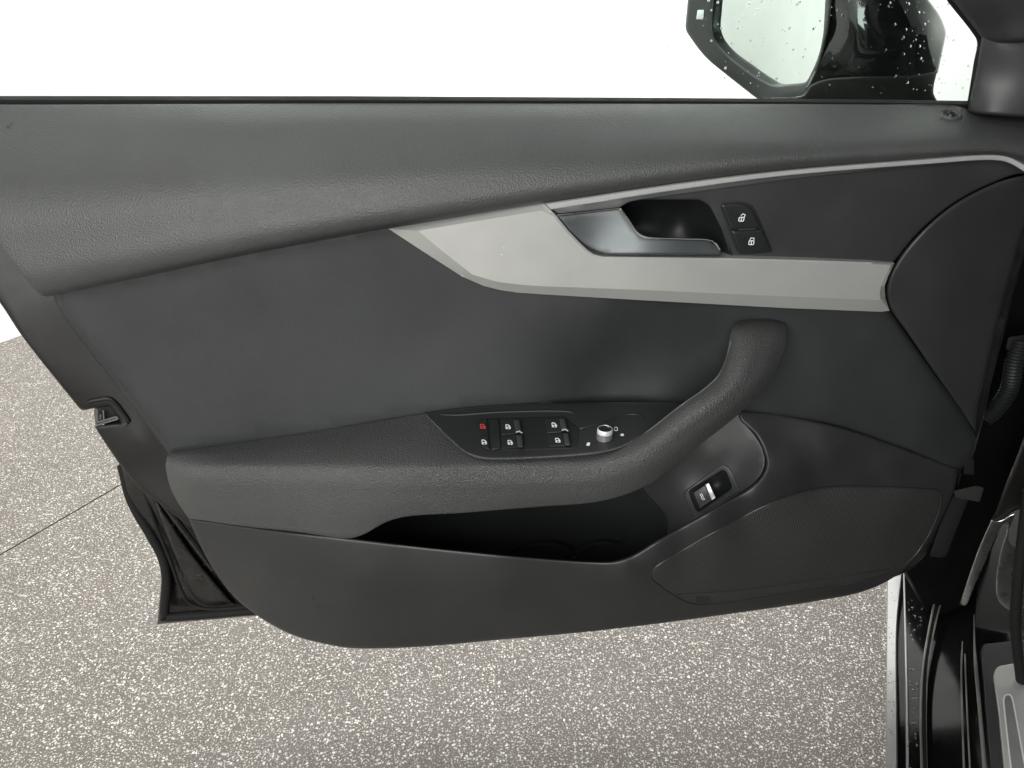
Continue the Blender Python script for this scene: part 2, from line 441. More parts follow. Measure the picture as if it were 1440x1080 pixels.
# metal shell behind the trim
f_sh = RBF([(-130, 300, -.035), (130, 560, -.04), (220, 880, -.075), (360, 866, -.07), (400, 640, -.05), (600, 740, -.115), (880, 740, -.115), (700, 500, -.08), (1300, 400, -.06), (1300, 760, -.05), (700, 850, -.09), (700, 170, -.06), (1400, 170, -.06)])
shell_o = spline([(-150, 230, 0), (0, 380), (112, 530), (168, 650), (180, 700), (206, 745), (222, 772), (227, 800), (221, 878, 0), (360, 866, 0), (420, 858, 0), (1180, 836, 0), (1225, 822), (1290, 794), (1336, 715), (1356, 655), (1378, 606), (1396, 530), (1412, 470), (1450, 340), (1510, 262, 0), (1500, 158, 0), (-150, 158, 0)], 7)
MB().patch(shell_o, f_sh, 5, .006, .09, 26).build('door_shell', M_SHELL, door, 'wet dirty black painted metal of the door')
# weather seal along the shell's rear and lower edge
edge = spline([(172, 655), (186, 706), (212, 752), (229, 785), (234, 812), (231, 868, 0), (300, 863), (368, 857)], 6, False)
mm = MB(); mm.tube(P(edge[:, 0], edge[:, 1], np.full(len(edge), -.058)), .0062, 10)
mm.build('weather_seal', M_RUB, door)
e2 = spline([(196, 672), (216, 730), (240, 790), (255, 830), (266, 848), (290, 856), (380, 850)], 6, False)
mm = MB(); mm.tube(P(e2[:, 0], e2[:, 1], np.full(len(e2), -.053)), .0022, 8); mm.build('panel_fold', M_RUB, door)
# inner pressed panel inside the fold
pp = spline([(205, 676, 0), (232, 720), (268, 775), (330, 850, 0), (286, 852), (270, 842), (262, 828)], 6)
MB().patch(pp, plus(f_sh, .012), 7, .008, .01, 12).build('pressed_panel', M_SHELL, door, 'dusty pressed metal corner with water drops')
mm = MB(); fd = plus(f_sh, .0125)
for i in range(70):
    t = random.random(); x = 206 + 62 * t ** .9 + random.gauss(0, 3) + (random.random() ** 2) * 55 * t; y = 680 + 165 * t
    mm.blob([(x + r_ * math.cos(a), y + r_ * math.sin(a)) for r_ in (random.choice((.7, .9, 1.3)),) for a in np.linspace(0, 5.3, 6)], fd, h=.0012)
o = mm.build('grit', M_RUBG, door); o['kind'] = 'stuff'
rib = spline([(224, 700), (262, 750), (300, 800)], 6, False)
mm = MB(); mm.tube(P(rib[:, 0], rib[:, 1], np.full(len(rib), -.045)), .004, 8); mm.build('panel_rib', M_SHELL, door)
# rear edge frame plate with latch opening
f_fr = RBF([(-130, 280, -.028), (0, 380, -.026), (120, 540, -.026), (60, 430, -.026), (200, 620, -.026), (170, 655, -.03), (262, 735, -.024), (320, 720, -.05), (260, 600, -.045), (110, 395, -.04), (60, 330, -.04), (215, 606, -.034), (130, 500, -.032)], 6e-3)
fr_o = spline([(-150, 120, 0), (-150, 228, 0), (0, 426), (32, 474), (112, 575, 0), (118, 577, 0), (131, 574, 0), (138, 574, 4), (154, 571, 0), (170, 594, 0), (133, 599, 0), (138, 608), (170, 655), (196, 686), (230, 712), (268, 742, 0), (320, 720, 0), (260, 600, 0), (110, 395, 0), (60, 330, 0)], 5)
MB().patch(fr_o, f_fr, 5, .004, .03, 13).build('edge_frame', M_FRAME, door)
lo = rounded([(133, 574, 2), (153, 571, 5), (168, 592, 3), (134, 599, 3)], 3)
mm = MB(); mm.patch(lo, flat(-.04), 1, .0005, .02, 8, mi=0)
mm.prism(rounded([(135, 583, 1), (143, 582, 1), (143, 591, 1), (135, 592, 1)], 3), flat(-.036), 0, .006, 1, 1)
mm.ribbon(rounded([(133, 576, 2), (136, 576, 1), (137, 594, 1), (164, 586, 2), (166, 589, 2), (135, 598, 3)], 3), flat(-.028), 2.2, 1, True)
mm.ribbon(spline([(145, 577), (146, 592)], 3, False), flat(-.03), 2, 1)
mm.build('door_latch', [M_DEEP, M_SEAL], door)
lip = spline([(122, 566), (140, 562), (154, 561), (163, 568), (182, 594)], 3, False)
mm = MB(); mm.tube(P(lip[:, 0], lip[:, 1], plus(f_fr, .001)(lip[:, 0], lip[:, 1])), [.0012] + [.0026] * (len(lip) - 2) + [.0012], 8); mm.build('latch_rim', M_FRAME, door)
mm = MB(); mm.prism(spline([(168, 601), (172, 596), (178, 593), (180, 596), (176, 600)], 2), plus(f_fr, .001), 0, .002, .6); mm.build('bump_stop', M_RUBG, door, 'small pale rubber bump stop')

# upper pad
_xs = [-150, 0, 300, 600, 900, 1150, 1300, 1440, 1510]
p_yb = cs([-150, 0, 80, 150, 300, 480, 600, 763, 960, 1100, 1300, 1398, 1440, 1510], [462, 431, 415.5, 401, 369, 334, 313.5, 287, 258, 241, 225, 219, 226, 240]); p_dm = cs(_xs, [.055, .055, .055, .052, .049, .047, .046, .042, .040]); p_pr = cs(_xs, [0, 0, .03, .2, .5, .85, 1, 1, 1]); p_yt = cs([-150, 1225, 1345, 1395, 1440, 1510], [146, 146.5, 149, 160, 162, 164])
def cs2(xs, ys): xs = np.array(xs, float); ys = np.array(ys, float); return lambda t: natural(xs, ys, np.clip(t, xs[0], xs[-1]).ravel()).reshape(np.shape(t))
p_a = cs2([0, .1, .2, .3, .45, .6, .75, .87, .93, .97, 1], [-.030, -.0075, .0085, .0215, .0370, .0460, .0498, .0520, .0505, .0455, .034])
p_b = cs2([0, .15, .3, .45, .58, .70, .80, .88, .94, 1], [-.030, -.0135, .0055, .0255, .0410, .0515, .0560, .0560, .0520, .040])
def f_pad(x, y):
    x = np.asarray(x, float); t = (np.asarray(y, float) - p_yt(x)) / (p_yb(x) - p_yt(x)); k = p_dm(x) / .055; pr = p_pr(x)
    va, vb = p_a(t), p_b(t); va = np.where(va > 0, va * k, va); vb = np.where(vb > 0, vb * k, vb); return va * (1 - pr) + vb * pr
pad_o = spline([(-150, 146, 0), (0, 147), (480, 145.5), (940, 146), (1225, 147), (1345, 149), (1365, 156), (1392, 161), (1440, 163), (1510, 165, 0), (1510, 262, 0), (1470, 250), (1440, 231), (1420, 220), (1398, 217), (1300, 224), (1100, 240), (960, 257), (763, 286), (546, 321), (480, 333), (300, 368), (150, 400), (80, 414), (64, 417), (54, 412), (40, 397), (0, 346), (-150, 158, 0)], 5)
pad = MB().patch(pad_o, f_pad, 10, .0006, .05, 6).build('upper_pad', M_PAD, door)

# middle insert
f_ins = RBF([(74, 412, -.006), (300, 360, 0), (546, 310, .002), (760, 380, .004), (1000, 400, .006), (1240, 415, .006), (238, 638, 0), (430, 611, 0), (600, 583, 0), (760, 570, 0), (930, 569, .002), (1040, 578, .006), (1130, 588, .008),
             (1250, 622, .006), (1346, 657, -.006), (1366, 640, -.014), (1371, 606, -.012), (1300, 500, .004), (350, 480, -.004), (600, 470, -.006), (850, 450, .010), (850, 530, -.012), (1000, 480, .0), (1200, 520, .010), (1310, 600, .006)], 1e-4)
ins_o = spline([(72, 405, 0), (300, 350, 0), (546, 300, 0), (760, 360, 0), (1000, 390, 0), (1243, 405, 0), (1252, 436, 0), (1310, 520), (1362, 594), (1372, 618), (1366, 645), (1347, 659), (1300, 645), (1250, 627), (1130, 594), (1040, 584, 0), (930, 575), (760, 576), (600, 589), (430, 617), (239, 640, 0), (213, 606), (130, 500), (82, 433)], 6)
MB().patch(ins_o, f_ins, 11, .011, .04, 14).build('middle_insert', M_INS, door)

# front corner panel
f_cor = RBF([(1246, 405, .010), (1262, 366, .012), (1340, 288, .014), (1440, 246, .010), (1252, 434, .008), (1310, 520, -.002), (1371, 606, -.02), (1330, 400, .010), (1396, 480, -.028), (1440, 330, -.02), (1490, 250, -.01)], 1e-4)
cor_o = spline([(1500, 236, 0), (1440, 246), (1400, 257), (1340, 288), (1290, 331), (1262, 366), (1249, 392), (1246, 412), (1251, 432), (1275, 467), (1371, 607, 0), (1374, 575), (1385, 530), (1396, 480), (1420, 390), (1445, 308), (1500, 220, 0)], 5)
MB().patch(cor_o, f_cor, 7, .005, .02, 12).build('corner_panel', M_TRIM, door)

# dark trim panel with the handle recess
f_tr = RBF([(766, 290, .024), (1000, 262, .026), (1300, 232, .024), (1440, 240, .014), (800, 330, .024), (850, 361, .024), (1020, 364, .024), (1256, 371, .018), (1340, 290, .016), (1150, 310, .023)])
tr_o = spline([(770, 290, 0), (960, 262), (1100, 244), (1300, 228), (1398, 222), (1420, 226), (1446, 241), (1466, 256, 0), (1440, 244), (1400, 255), (1340, 286), (1290, 328), (1257, 368, 0), (1100, 369), (1020, 368), (850, 366, 0), (826, 356, 0), (798, 330, 0)], 5)
rec = rounded([(868, 289, 2), (884, 281, 6), (985, 281, 8), (998, 290, 6), (1014, 322), (1028, 362, 2), (1010, 364), (905, 362), (868, 352, 5)], 4)
MB().patch(tr_o, f_tr, 3, .002, .02, 10, holes=[rec]).build('handle_surround', M_TRIM, door)
f_rec = RBF([(868, 289, -.006), (884, 281, .014), (985, 281, .018), (1000, 300, .014), (1015, 322, .022), (1028, 360, .024), (900, 362, .0), (868, 352, -.02), (930, 310, -.028), (960, 300, -.026), (985, 330, -.012), (930, 345, -.022), (900, 300, -.022)])
recb = rounded([(864, 286, 2), (884, 277, 6), (988, 277, 8), (1001, 288, 6), (1018, 321), (1032, 364, 2), (1010, 368), (900, 366), (864, 356, 5)], 4)
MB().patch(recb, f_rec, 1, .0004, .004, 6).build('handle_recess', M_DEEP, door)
# lighter dark-metal wedge under the aluminium strip
wd = rounded([(771, 290), (870, 274), (1000, 258.5), (1110, 244), (1250, 233), (1300, 229.5), (1300, 232), (1240, 238), (1110, 252), (1010, 266), (900, 281), (884, 284, 6), (872, 291.5, 2), (784, 300.5, 3)], 5)
MB().patch(wd, plus(f_tr, .0035), 1.5, .0012, .004, 8).build('wedge_trim', metal('dark_satin', (.19, .195, .2), .4, .7), door)
# aluminium strip
ta = spline([(766, 285.5), (960, 256.5), (1100, 239.5), (1300, 223), (1395, 216.5), (1418, 219), (1440, 230), (1468, 248)], 6, False)
tb = spline([(775, 294.5), (960, 266), (1100, 247.5), (1300, 231), (1394, 225), (1416, 228), (1438, 240), (1464, 258)], 6, False)
tq = np.linspace(0, 1, 120)
def rs_(a): l = np.concatenate([[0], np.cumsum(np.linalg.norm(np.diff(a, axis=0), axis=1))]); l /= l[-1]; return np.stack([np.interp(tq, l, a[:, 0]), np.interp(tq, l, a[:, 1])], -1)
ta, tb = rs_(ta), rs_(tb); dt_ = f_tr(ta[:, 0], ta[:, 1])
def srow(k, h): q = ta + (tb - ta) * k; return P(q[:, 0], q[:, 1], dt_ + h)
rows = [srow(.02, -.006), srow(0, .0125), srow(.06, .0155), srow(.24, .0185), srow(.9, .0150), srow(1, .0135), srow(.98, -.002)]
mm = MB(); mm.loft(rows[::-1]); mm.add(np.array([r[0] for r in rows]), [tuple(range(7))]); mm.build('aluminium_strip', M_SATIN, door, smooth=18)
# silver inlay: facetted plate
outer = [(546, 321.5), (654, 303.5), (764, 285), (782, 303.5), (800, 325.5), (812, 338), (826, 351.5), (836, 358), (848, 361), (1020, 363), (1140, 366), (1258, 370), (1249, 388), (1244, 402), (1245, 420), (1251, 437), (1238, 438.5), (1100, 433), (900, 422), (764, 414), (728, 411.5), (704, 408), (680, 402), (650, 389), (594, 353)]
inner = [(588, 324.5), (666, 311.5), (762, 296), (779, 305), (797, 327), (810, 340), (824.5, 353.5), (835, 360.5), (848, 363.5), (1020, 365.5), (1140, 368.5), (1253, 372.5), (1245, 388), (1239, 402), (1237, 413), (1238, 420), (1234, 422), (1100, 416.5), (900, 407.5), (764, 402.5), (734, 400.5), (712, 398), (696, 395.5), (664, 386), (622, 353)]
def dens(a, k=4):
    a = np.array(a, float); b = np.roll(a, -1, 0); return np.vstack([a + (b - a) * t for t in np.arange(k) / k]).reshape(k, len(a), 2).transpose(1, 0, 2).reshape(-1, 2)
O_, I_ = dens(outer), dens(inner)
f_sv = RBF([(546, 321, .012), (764, 290, .030), (700, 400, .016), (850, 362, .027), (1020, 390, .028), (1250, 372, .022), (1250, 437, .014), (900, 415, .025)], 1e-4)
drop = np.where(np.linalg.norm(O_ - I_, axis=1) > 5, .0065, .0012)
A0 = P(O_[:, 0], O_[:, 1], f_sv(O_[:, 0], O_[:, 1]) + .006 - drop)
A1 = P(I_[:, 0], I_[:, 1], f_sv(I_[:, 0], I_[:, 1]) + .006)
B0 = A0 + np.array((0, .022, 0))
mm = MB(); mm.rings([B0[::-1], A0[::-1], A1[::-1]], cap=False)
mm.patch(I_, plus(f_sv, .006), .5, 0, 0, 12); mm.build('silver_inlay', M_SILVER, door, smooth=12)
# inner door handle
f_hd = RBF([(781, 304, .030), (873, 293, .028), (846, 357, .034), (826, 350, .032), (900, 345, .040), (1010, 340, .038), (1013, 358, .042), (870, 330, .033), (940, 342, .041)])
hd = rounded([(782, 303.5, 1), (873, 293, 2), (884, 310, 10), (899, 331, 14), (915, 335, 10), (998, 338, 10), (1015, 352, 5), (1014, 358.5, 2), (848, 358.5, 22), (824, 347, 10), (800, 325)], 3)
MB().patch(hd, f_hd, 2.6, .003, .012, 6).build('door_handle', M_GUN, door)
hl = spline([(783, 303.6, 0), (872.5, 293.4, 0), (884, 310), (896, 327), (906, 333), (920, 335.2), (960, 336.6), (996, 338.2), (1006, 342), (1013, 351)], 3, False)
mm = MB(); mm.tube(P(hl[:, 0], hl[:, 1], f_hd(hl[:, 0], hl[:, 1]) - .0005), .0011, 8); mm.build('handle_edge', M_CHROME, door)
# lock rocker
bz = rounded([(1010.5, 285, 6), (1040, 282.5, 14), (1058, 288, 12), (1064, 298, 10), (1088, 355, 7), (1040, 358.5, 12), (1033, 348, 8)], 3)
mm = MB(); mm.patch(bz, plus(f_tr, .0006), 1, .0004, .002, 8); mm.build('button_gap', M_DEEP, door)
lock = bpy.data.objects.new('lock_buttons', None); COL.objects.link(lock); lock.parent = door
def pad_icon(mb, cx, cy, f, sc=1.0, opened=False):
    sx = -.18
    T = lambda a: np.array([(cx + (x + sx * y) * sc, cy + y * sc) for x, y in a])
    mb.ribbon(T([(-3.3, 0), (3.3, 0), (3.3, 4.6), (-3.3, 4.6)]) if 0 else T(rounded([(-3.4, -.4, 1), (3.6, -.4, 1), (3.4, 5, 1.4), (-3.6, 5, 1.4)], 2)), f, 1.25 * sc, 1, True)
    mb.ribbon(T([(0, .2), (0, 4.4)]), f, 1.3 * sc, 1)
    if opened: mb.ribbon(T([(-1.6, -3.0), (1, -5.2), (4.2, -4.0), (3.6, -.5)]), f, 1.25 * sc, 1)
    else: mb.ribbon(T([(-2.6, -.4), (-2.2, -4.2), (2.8, -4.2), (2.8, -.4)]), f, 1.25 * sc, 1)
f_lk = plus(f_tr, .0028)
b1 = rounded([(1013.5, 287.5, 3), (1040, 285, 12), (1055, 290, 10), (1061, 299, 8), (1071.5, 321.8, 1), (1027.5, 323.6, 1)], 3)
mm = MB(); mm.patch(b1, f_lk, 3.5, .0016, .004, 6); pad_icon(mm, 1043, 306, plus(f_lk, .0), 1, True); mm.build('unlock_button', [M_SW, M_INK], lock)
b2 = rounded([(1028, 324.6, 1), (1072, 322.8, 1), (1085.5, 353, 5), (1042, 355.8, 9), (1036, 346, 6)], 3)
mm = MB(); mm.patch(b2, f_lk, 3.5, .0016, .004, 6); pad_icon(mm, 1057, 339, plus(f_lk, .0), 1); mm.build('lock_button', [M_SW, M_INK], lock)
mm = MB(); mm.prism(rounded([(1038, 321.6, .5), (1064, 320.4, .5), (1064, 323, .5), (1038, 324.4, .5)], 3), f_lk, 0, .0012, .6); mm.build('button_bar', M_TRIM, lock)

# armrest with pull handle
ST = []
def st(*p): ST.append([p[0] if len(p) == 9 else p[0]] + list(p[1:]))
ST.append([(237, 637, -.004), (235, 642, .002), (233.5, 648, .007), (233, 656, .011), (235, 669, .013), (240, 687, .013), (248, 703, .012), (256, 716, .010), (266, 729.5, .004), (268, 731, -.03)])
ST.append([(262, 633.5, -.002), (259, 640, .010), (257, 649, .020), (257, 657.5, .026), (259, 671, .030), (264, 690, .031), (271, 706, .029), (279, 719, .026), (289, 732.3, .020), (290, 732, -.02)])
ST.append([(330, 624, -.001), (328, 637, .020), (328, 649.5, .036), (328, 658.5, .043), (330, 673, .048), (333, 693, .049), (338, 709, .047), (343, 724, .044), (349, 740.8, .037), (350, 740, .0)])
ST.append([(430, 609.5, 0), (430, 630, .031), (430, 649.5, .056), (430, 660, .064), (430, 674, .069), (431, 694, .070), (433, 712, .068), (436, 730, .065), (440, 751, .058), (440, 750, .02)])
ST.append([(505, 597, 0), (505, 626, .042), (504, 649.5, .070), (504, 660.5, .078), (503, 675, .083), (503, 695, .084), (503, 712, .082), (503, 732, .078), (502, 755, .070), (503, 754, .03)])
ST.append([(570, 586, 0), (568, 624, .049), (566, 649.5, .077), (565, 660.5, .085), (563, 675, .090), (560, 694, .091), (557, 706, .089), (554, 717, .086), (550, 731.5, .080), (551, 730, .04)])
ST.append([(640, 576, 0), (639, 624, .053), (638, 649, .082), (637, 660, .090), (636, 674.5, .094), (634, 692, .095), (632, 702, .093), (630, 711, .090), (627, 722.5, .084), (628, 721, .04)])
ST.append([(700, 571, 0), (700, 623, .055), (700, 648, .084), (700, 659.5, .092), (700, 674, .097), (699, 690, .098), (698, 700, .096), (697, 708, .093), (696, 717.5, .087), (696, 716, .04)])
ST.append([(780, 567, .002), (780, 621, .057), (780, 646, .086), (780, 658, .095), (780, 673, .100), (780, 687, .101), (780, 696, .099), (780, 703, .096), (780, 711, .090), (780, 710, .04)])
ST.append([(838, 604, .040), (839, 630, .074), (840, 640.5, .089), (842, 653.5, .099), (845, 668.5, .104), (847, 682, .104), (848, 691, .102), (849, 697, .099), (850, 703.5, .093), (850, 702, .04)])
ST.append([(888, 619, .045), (889, 619.5, .082), (892, 627, .094), (894, 637, .103), (899, 651, .107), (904, 663, .106), (908, 671, .103), (911, 676, .099), (914, 680, .093), (914, 678, .04)])
def pull(A, B, dm, k=1.0):
    A, B = np.array(A, float), np.array(B, float); n = (B - A) / np.linalg.norm(B - A)
    r = [tuple(A + n * .6) + (dm - .062 * k,)]
    for t, o in ((0, .024), (.14, .010), (.34, .001), (.58, 0), (.78, .004), (.90, .009), (.96, .014), (1, .021)): r.append(tuple(A + (B - A) * t) + (dm - o * k,))
    r.append(tuple(B - n * 3) + (dm - .055 * k,)); ST.append(r)
pull((927, 594), (955, 648), .107); pull((962, 567), (999, 614), .107); pull((990, 548), (1038, 583), .102); pull((1010, 529), (1064, 558), .093, .95)
pull((1021, 506), (1086, 531), .080, .85); pull((1027, 482), (1099, 504), .062, .75); pull((1029, 464), (1105.5, 480), .044, .65); pull((1036, 455), (1106, 464), .028, .55); pull((1047, 449.5), (1101, 452), .012, .5); pull((1060, 447.5), (1086, 447), -.002, .4)
ST = np.array(ST, float)
seg_ = np.cumsum(np.linalg.norm(np.diff(ST[:, 4:9, :2], axis=1), axis=2), axis=1); d8_ = ST[:, 8, 2] + (ST[:, 5, 2] - ST[:, 8, 2]) * .35; d4_ = ST[:, 4, 2].copy()
for q in (5, 6, 7, 8): ST[:, q, 2] = d4_ - (d4_ - d8_) * (seg_[:, q - 5] / seg_[:, 3]) ** 2.2
#                                    # stations x points x (x, y, d)
ch = np.concatenate([[0], np.cumsum(np.sqrt(np.linalg.norm(np.diff(ST[:, 4, :2], axis=0), axis=1)))])
tt = []
for i in range(len(ch) - 1):
    kk = max(4, int(np.linalg.norm(ST[i + 1, 4, :2] - ST[i, 4, :2]) / 5)); tt += list(np.linspace(ch[i], ch[i + 1], kk, endpoint=False))
tt = np.array(tt + [ch[-1]])
long_ = natural(ch, ST, tt)                                  # smooth along the length
av = np.array([0, .6, 1.3, 1.9, 2.7, 3.7, 4.5, 5.1, 5.7, 6.1]); at_ = np.concatenate([np.linspace(a, b, k, endpoint=False) for a, b, k in zip(av[:-1], av[1:], (3, 5, 6, 6, 6, 5, 4, 5, 3))] + [[av[-1]]])
sec = np.stack([cs(av, np.arange(10.))(at_)])[0]
L_ = long_.transpose(1, 0, 2)
grid_ = natural(av[1:9], L_[1:9], at_)                       # smooth on the face itself
lo_, hi_ = at_ < av[1], at_ > av[8]
grid_[lo_] = L_[0] + (L_[1] - L_[0]) * (at_[lo_] / av[1])[:, None, None]
grid_[hi_] = L_[8] + (L_[9] - L_[8]) * ((at_[hi_] - av[8]) / (av[9] - av[8]))[:, None, None]
#          # and across it
mm = MB(); mm.loft([P(r[:, 0], r[:, 1], r[:, 2]) for r in grid_][::-1])
mm.build('armrest', M_ARM, door, 'grained armrest that sweeps up into the pull handle', 60)

pe = spline([(905, 611.5), (928, 594), (962, 567.5), (990, 548), (1010, 529), (1021.5, 506), (1027, 482), (1029, 466)], 4, False)
# bead along the inner edge of the pull
mm = MB(); mm.tube(P(pe[:, 0], pe[:, 1], np.interp(pe[:, 0], [905, 928, 962, 990, 1010, 1021, 1027, 1029], [.0825, .0835, .0835, .0785, .071, .060, .0445, .029])), [.0003] + [.0010] * (len(pe) - 2) + [.0003], 8); mm.build('pull_bead', plastic('bead_grey', (.10, .102, .10), .4), door)
# window switch panel
f_sp = RBF([(x, y, d + .0035) for x, y, d in ((570, 586, 0), (568, 624, .049), (566, 649.5, .077), (640, 576, 0), (639, 624, .053), (638, 649, .082), (700, 571, 0), (700, 623, .055), (700, 648, .084), (780, 567, .002), (780, 621, .057), (780, 646, .086), (838, 617, .064), (840, 640.5, .091), (850, 566, .004), (945, 565, .008), (905, 611, .068), (957, 572, .02), (880, 626, .080))], 1e-5)
sp_o = spline([(596, 581, 0), (630, 576.5), (680, 571.5), (760, 567), (860, 565.5), (958, 566, 0), (958, 571, 0), (905, 611), (880, 626), (850, 635.5), (780, 642.5), (690, 645.5), (672, 643.5), (655, 636.5), (640, 624.5)], 4)
swp = MB().patch(sp_o, plus(f_sp, .0035), 4, .003, .01, 8).build('switch_panel', plastic('panel_black', (.024, .026, .026), .36, 0, fine=.08), door)
bd = spline([(598, 582), (640, 623.5), (655, 635.5), (672, 642.5), (690, 644.8), (780, 641.8), (850, 634.8), (880, 625.5), (905, 610.5), (957, 570)], 4, False)
mm = MB(); mm.tube(P(bd[:, 0], bd[:, 1], f_sp(bd[:, 0], bd[:, 1]) + .0030), [.0004] + [.0011] * (len(bd) - 2) + [.0004], 8); mm.build('panel_bead', M_ARM, swp)
ridge = spline([(618, 583), (640, 584), (700, 580), (790, 578.5), (806, 580)], 4, False)
mm = MB(); mm.tube(P(ridge[:, 0], ridge[:, 1], f_sp(ridge[:, 0], ridge[:, 1]) + .0035), [.0004] + [.0013] * (len(ridge) - 2) + [.0004], 8); mm.build('panel_ridge', M_SW, swp)
f_s = plus(f_sp, .0055)
well = rounded([(669, 593, 8), (678, 588, 5), (760, 586, 2), (793, 585, 4), (801, 592, 3), (815, 603), (812, 631, 8), (688, 634, 6), (674, 624, 8)], 4)
mm = MB(); mm.patch(well, plus(f_sp, .0042), 2, .001, .002, 8); mm.build('switch_well', M_DEEP, swp)
up = spline([(815, 603), (850, 593), (885, 583), (900, 585), (908, 594)], 4, False)
mm = MB(); mm.tube(P(up[:, 0], up[:, 1], f_sp(up[:, 0], up[:, 1]) + .0035), [.0004] + [.0012] * (len(up) - 2) + [.0004], 8); mm.build('panel_ridge', M_SW, swp)
M_LEVER = plastic('lever_grey', (.045, .047, .047), .4)
def win_icon(mb, cx, cy, f, mi=1, lockmark=False):
    q = rounded([(cx - 4.4, cy - 3.6, 1), (cx + .5, cy - 4.0, 2), (cx + 4.2, cy + .2, 2), (cx + 4.2, cy + 3.8, 1.5), (cx - 3.6, cy + 3.8, 1)], 2)
    sc = lambda a: np.array((cx, cy)) + (np.asarray(a, float) - (cx, cy)) * .9
    mb.blob(sc(q), f, mi)
    mb.blob(sc(rounded([(cx - 3, cy - 2, .5), (cx - .6, cy - 2.4, .5), (cx + 1.2, cy - .2, .5), (cx - 2.6, cy + .3, .5)], 2)), f, 2, .0011)
    mb.ribbon([(cx - .8, cy + 2), (cx + 1.2, cy + 2)], f, 1.6, 2, h=.0011)
# child lock rocker at the left end
mm = MB(); ck = rounded([(671, 592, 7), (685, 588.5, 1), (689, 633, 1), (680, 630, 5), (673, 618, 6)], 3)
mm.patch(ck, plus(f_s, .001), 2, .0012, .004, 6); win_icon(mm, 679, 599.5, plus(f_s, .001), 3); win_icon(mm, 681, 621.5, plus(f_s, .001), 1)
mm.build('child_lock_switch', [M_SW, M_INK, M_DEEP, M_RED], swp, 'rocker with a red symbol above a white one')
mm = MB(); mm.prism(rounded([(689, 590, 1), (701, 589.5, 1), (704, 631, 1), (692, 632.5, 1)], 4), f_s, -.001, .0012, .8); mm.build('switch_spacer', M_SW, swp)
def window_switch(base, lever, tick, icon):
    mm = MB(); mm.patch(rounded([(*p, 1.5) for p in base], 3), f_s, 1.2, .0008, .004, 6)
    win_icon(mm, *icon, f_s)
    L = rounded([(*p, 1.2) for p in lever], 3)
    mm.patch(L, plus(f_s, .0045), 3, .003, .008, 3, mi=4)
    if tick: mm.ribbon(tick, plus(f_s, .005), 1.7, 3)
    return mm.build('window_switch', [M_SW, M_INK, M_DEEP, M_SATIN, M_LEVER], swp)
window_switch([(704, 589.5), (724, 589), (727, 610), (704.5, 611.5)], [(722, 590), (731, 590), (734.5, 608), (725.5, 609.5)], [(725.5, 607.8), (730, 606.5), (734.5, 608.8)], (714.5, 600))
window_switch([(704.7, 612.7), (727, 611.2), (729, 629), (706, 631)], [(726, 611.5), (735, 611), (736.5, 629), (728, 629.5)], None, (717.5, 622))
window_switch([(767, 588.5), (786, 587.5), (791, 607.5), (769.5, 609)], [(786, 588), (795, 588), (799, 605), (789.5, 606.5)], [(790, 605), (794.5, 603.6), (799, 606)], (779.5, 597.5))
window_switch([(770, 610.2), (791, 608.8), (795, 627), (772, 628)], [(791.5, 609), (799.5, 608.5), (803, 626), (794.5, 626.8)], None, (784.5, 619))
mm = MB(); wg = rounded([(737, 610, 2), (760, 587, 2), (766, 588, 2), (770, 627, 2), (740, 629, 2)], 4)
mm.patch(wg, RBF([(737, 610, .040), (740, 629, .056), (762, 588, .026), (766, 592, .028), (770, 627, .058), (752, 608, .036)]), 2, .001, .004, 6); mm.build('switch_divider', M_SW, swp)
# mirror adjuster knob
kn = bpy.data.objects.new('mirror_knob', None); COL.objects.link(kn); kn.parent = swp
cz = P(np.array([850.]), np.array([618.]), f_sp(np.array([850.]), np.array([618.])))[0]
def ringz(r, h, n=32): return np.array([cz + np.array((r * math.cos(2 * math.pi * k / n), r * math.sin(2 * math.pi * k / n), h)) for k in range(n)])
mm = MB(); mm.rings([ringz(.0082, 0), ringz(.0082, .0066), ringz(.0078, .0070)], cap=True); mm.build('knob_skirt', metal('knurled', (.3, .3, .295), .35, .5), kn)
mm = MB(); mm.rings([ringz(.0079, .0078), ringz(.0080, .0112), ringz(.0074, .0124), ringz(.0069, .0127), ringz(.0067, .0122)], cap=False); mm.build('knob_ring', M_SATIN, kn)
mm = MB(); mm.rings([ringz(.0074, .0068), ringz(.0074, .0080)], cap=True); mm.rings([ringz(.0068, .0115), ringz(.0066, .0124)], cap=True)
mm.rings([np.array([np.array(p) + np.array((.0034, .0035, 0)) for p in (cz + np.array((.0010 * math.cos(2 * math.pi * k / 12), .0010 * math.sin(2 * math.pi * k / 12), .0126)) for k in range(12))])], 1)
mm.build('knob_cap', [M_SW, M_INK], kn)
f_i = plus(f_sp, .0037)
mm = MB(); mm.ribbon(rounded([(864.5, 600.5, 1), (868, 601, 1), (868.5, 605.5, 1), (863.5, 605.5, 1)], 2), f_i, 1.1, 0, True); mm.build('knob_symbol', M_INK, swp)
mm = MB(); mm.blob(circle(875, 611.5, 2.6, 1.8, 12), f_i); mm.build('knob_symbol', M_INK, swp)
mm = MB(); mm.blob(rounded([(824.5, 624, 1), (828, 621.5, 1.4), (830, 623, 1), (829, 627, 1), (825, 627, 1)], 2), f_i); mm.build('knob_symbol', M_INK, swp)

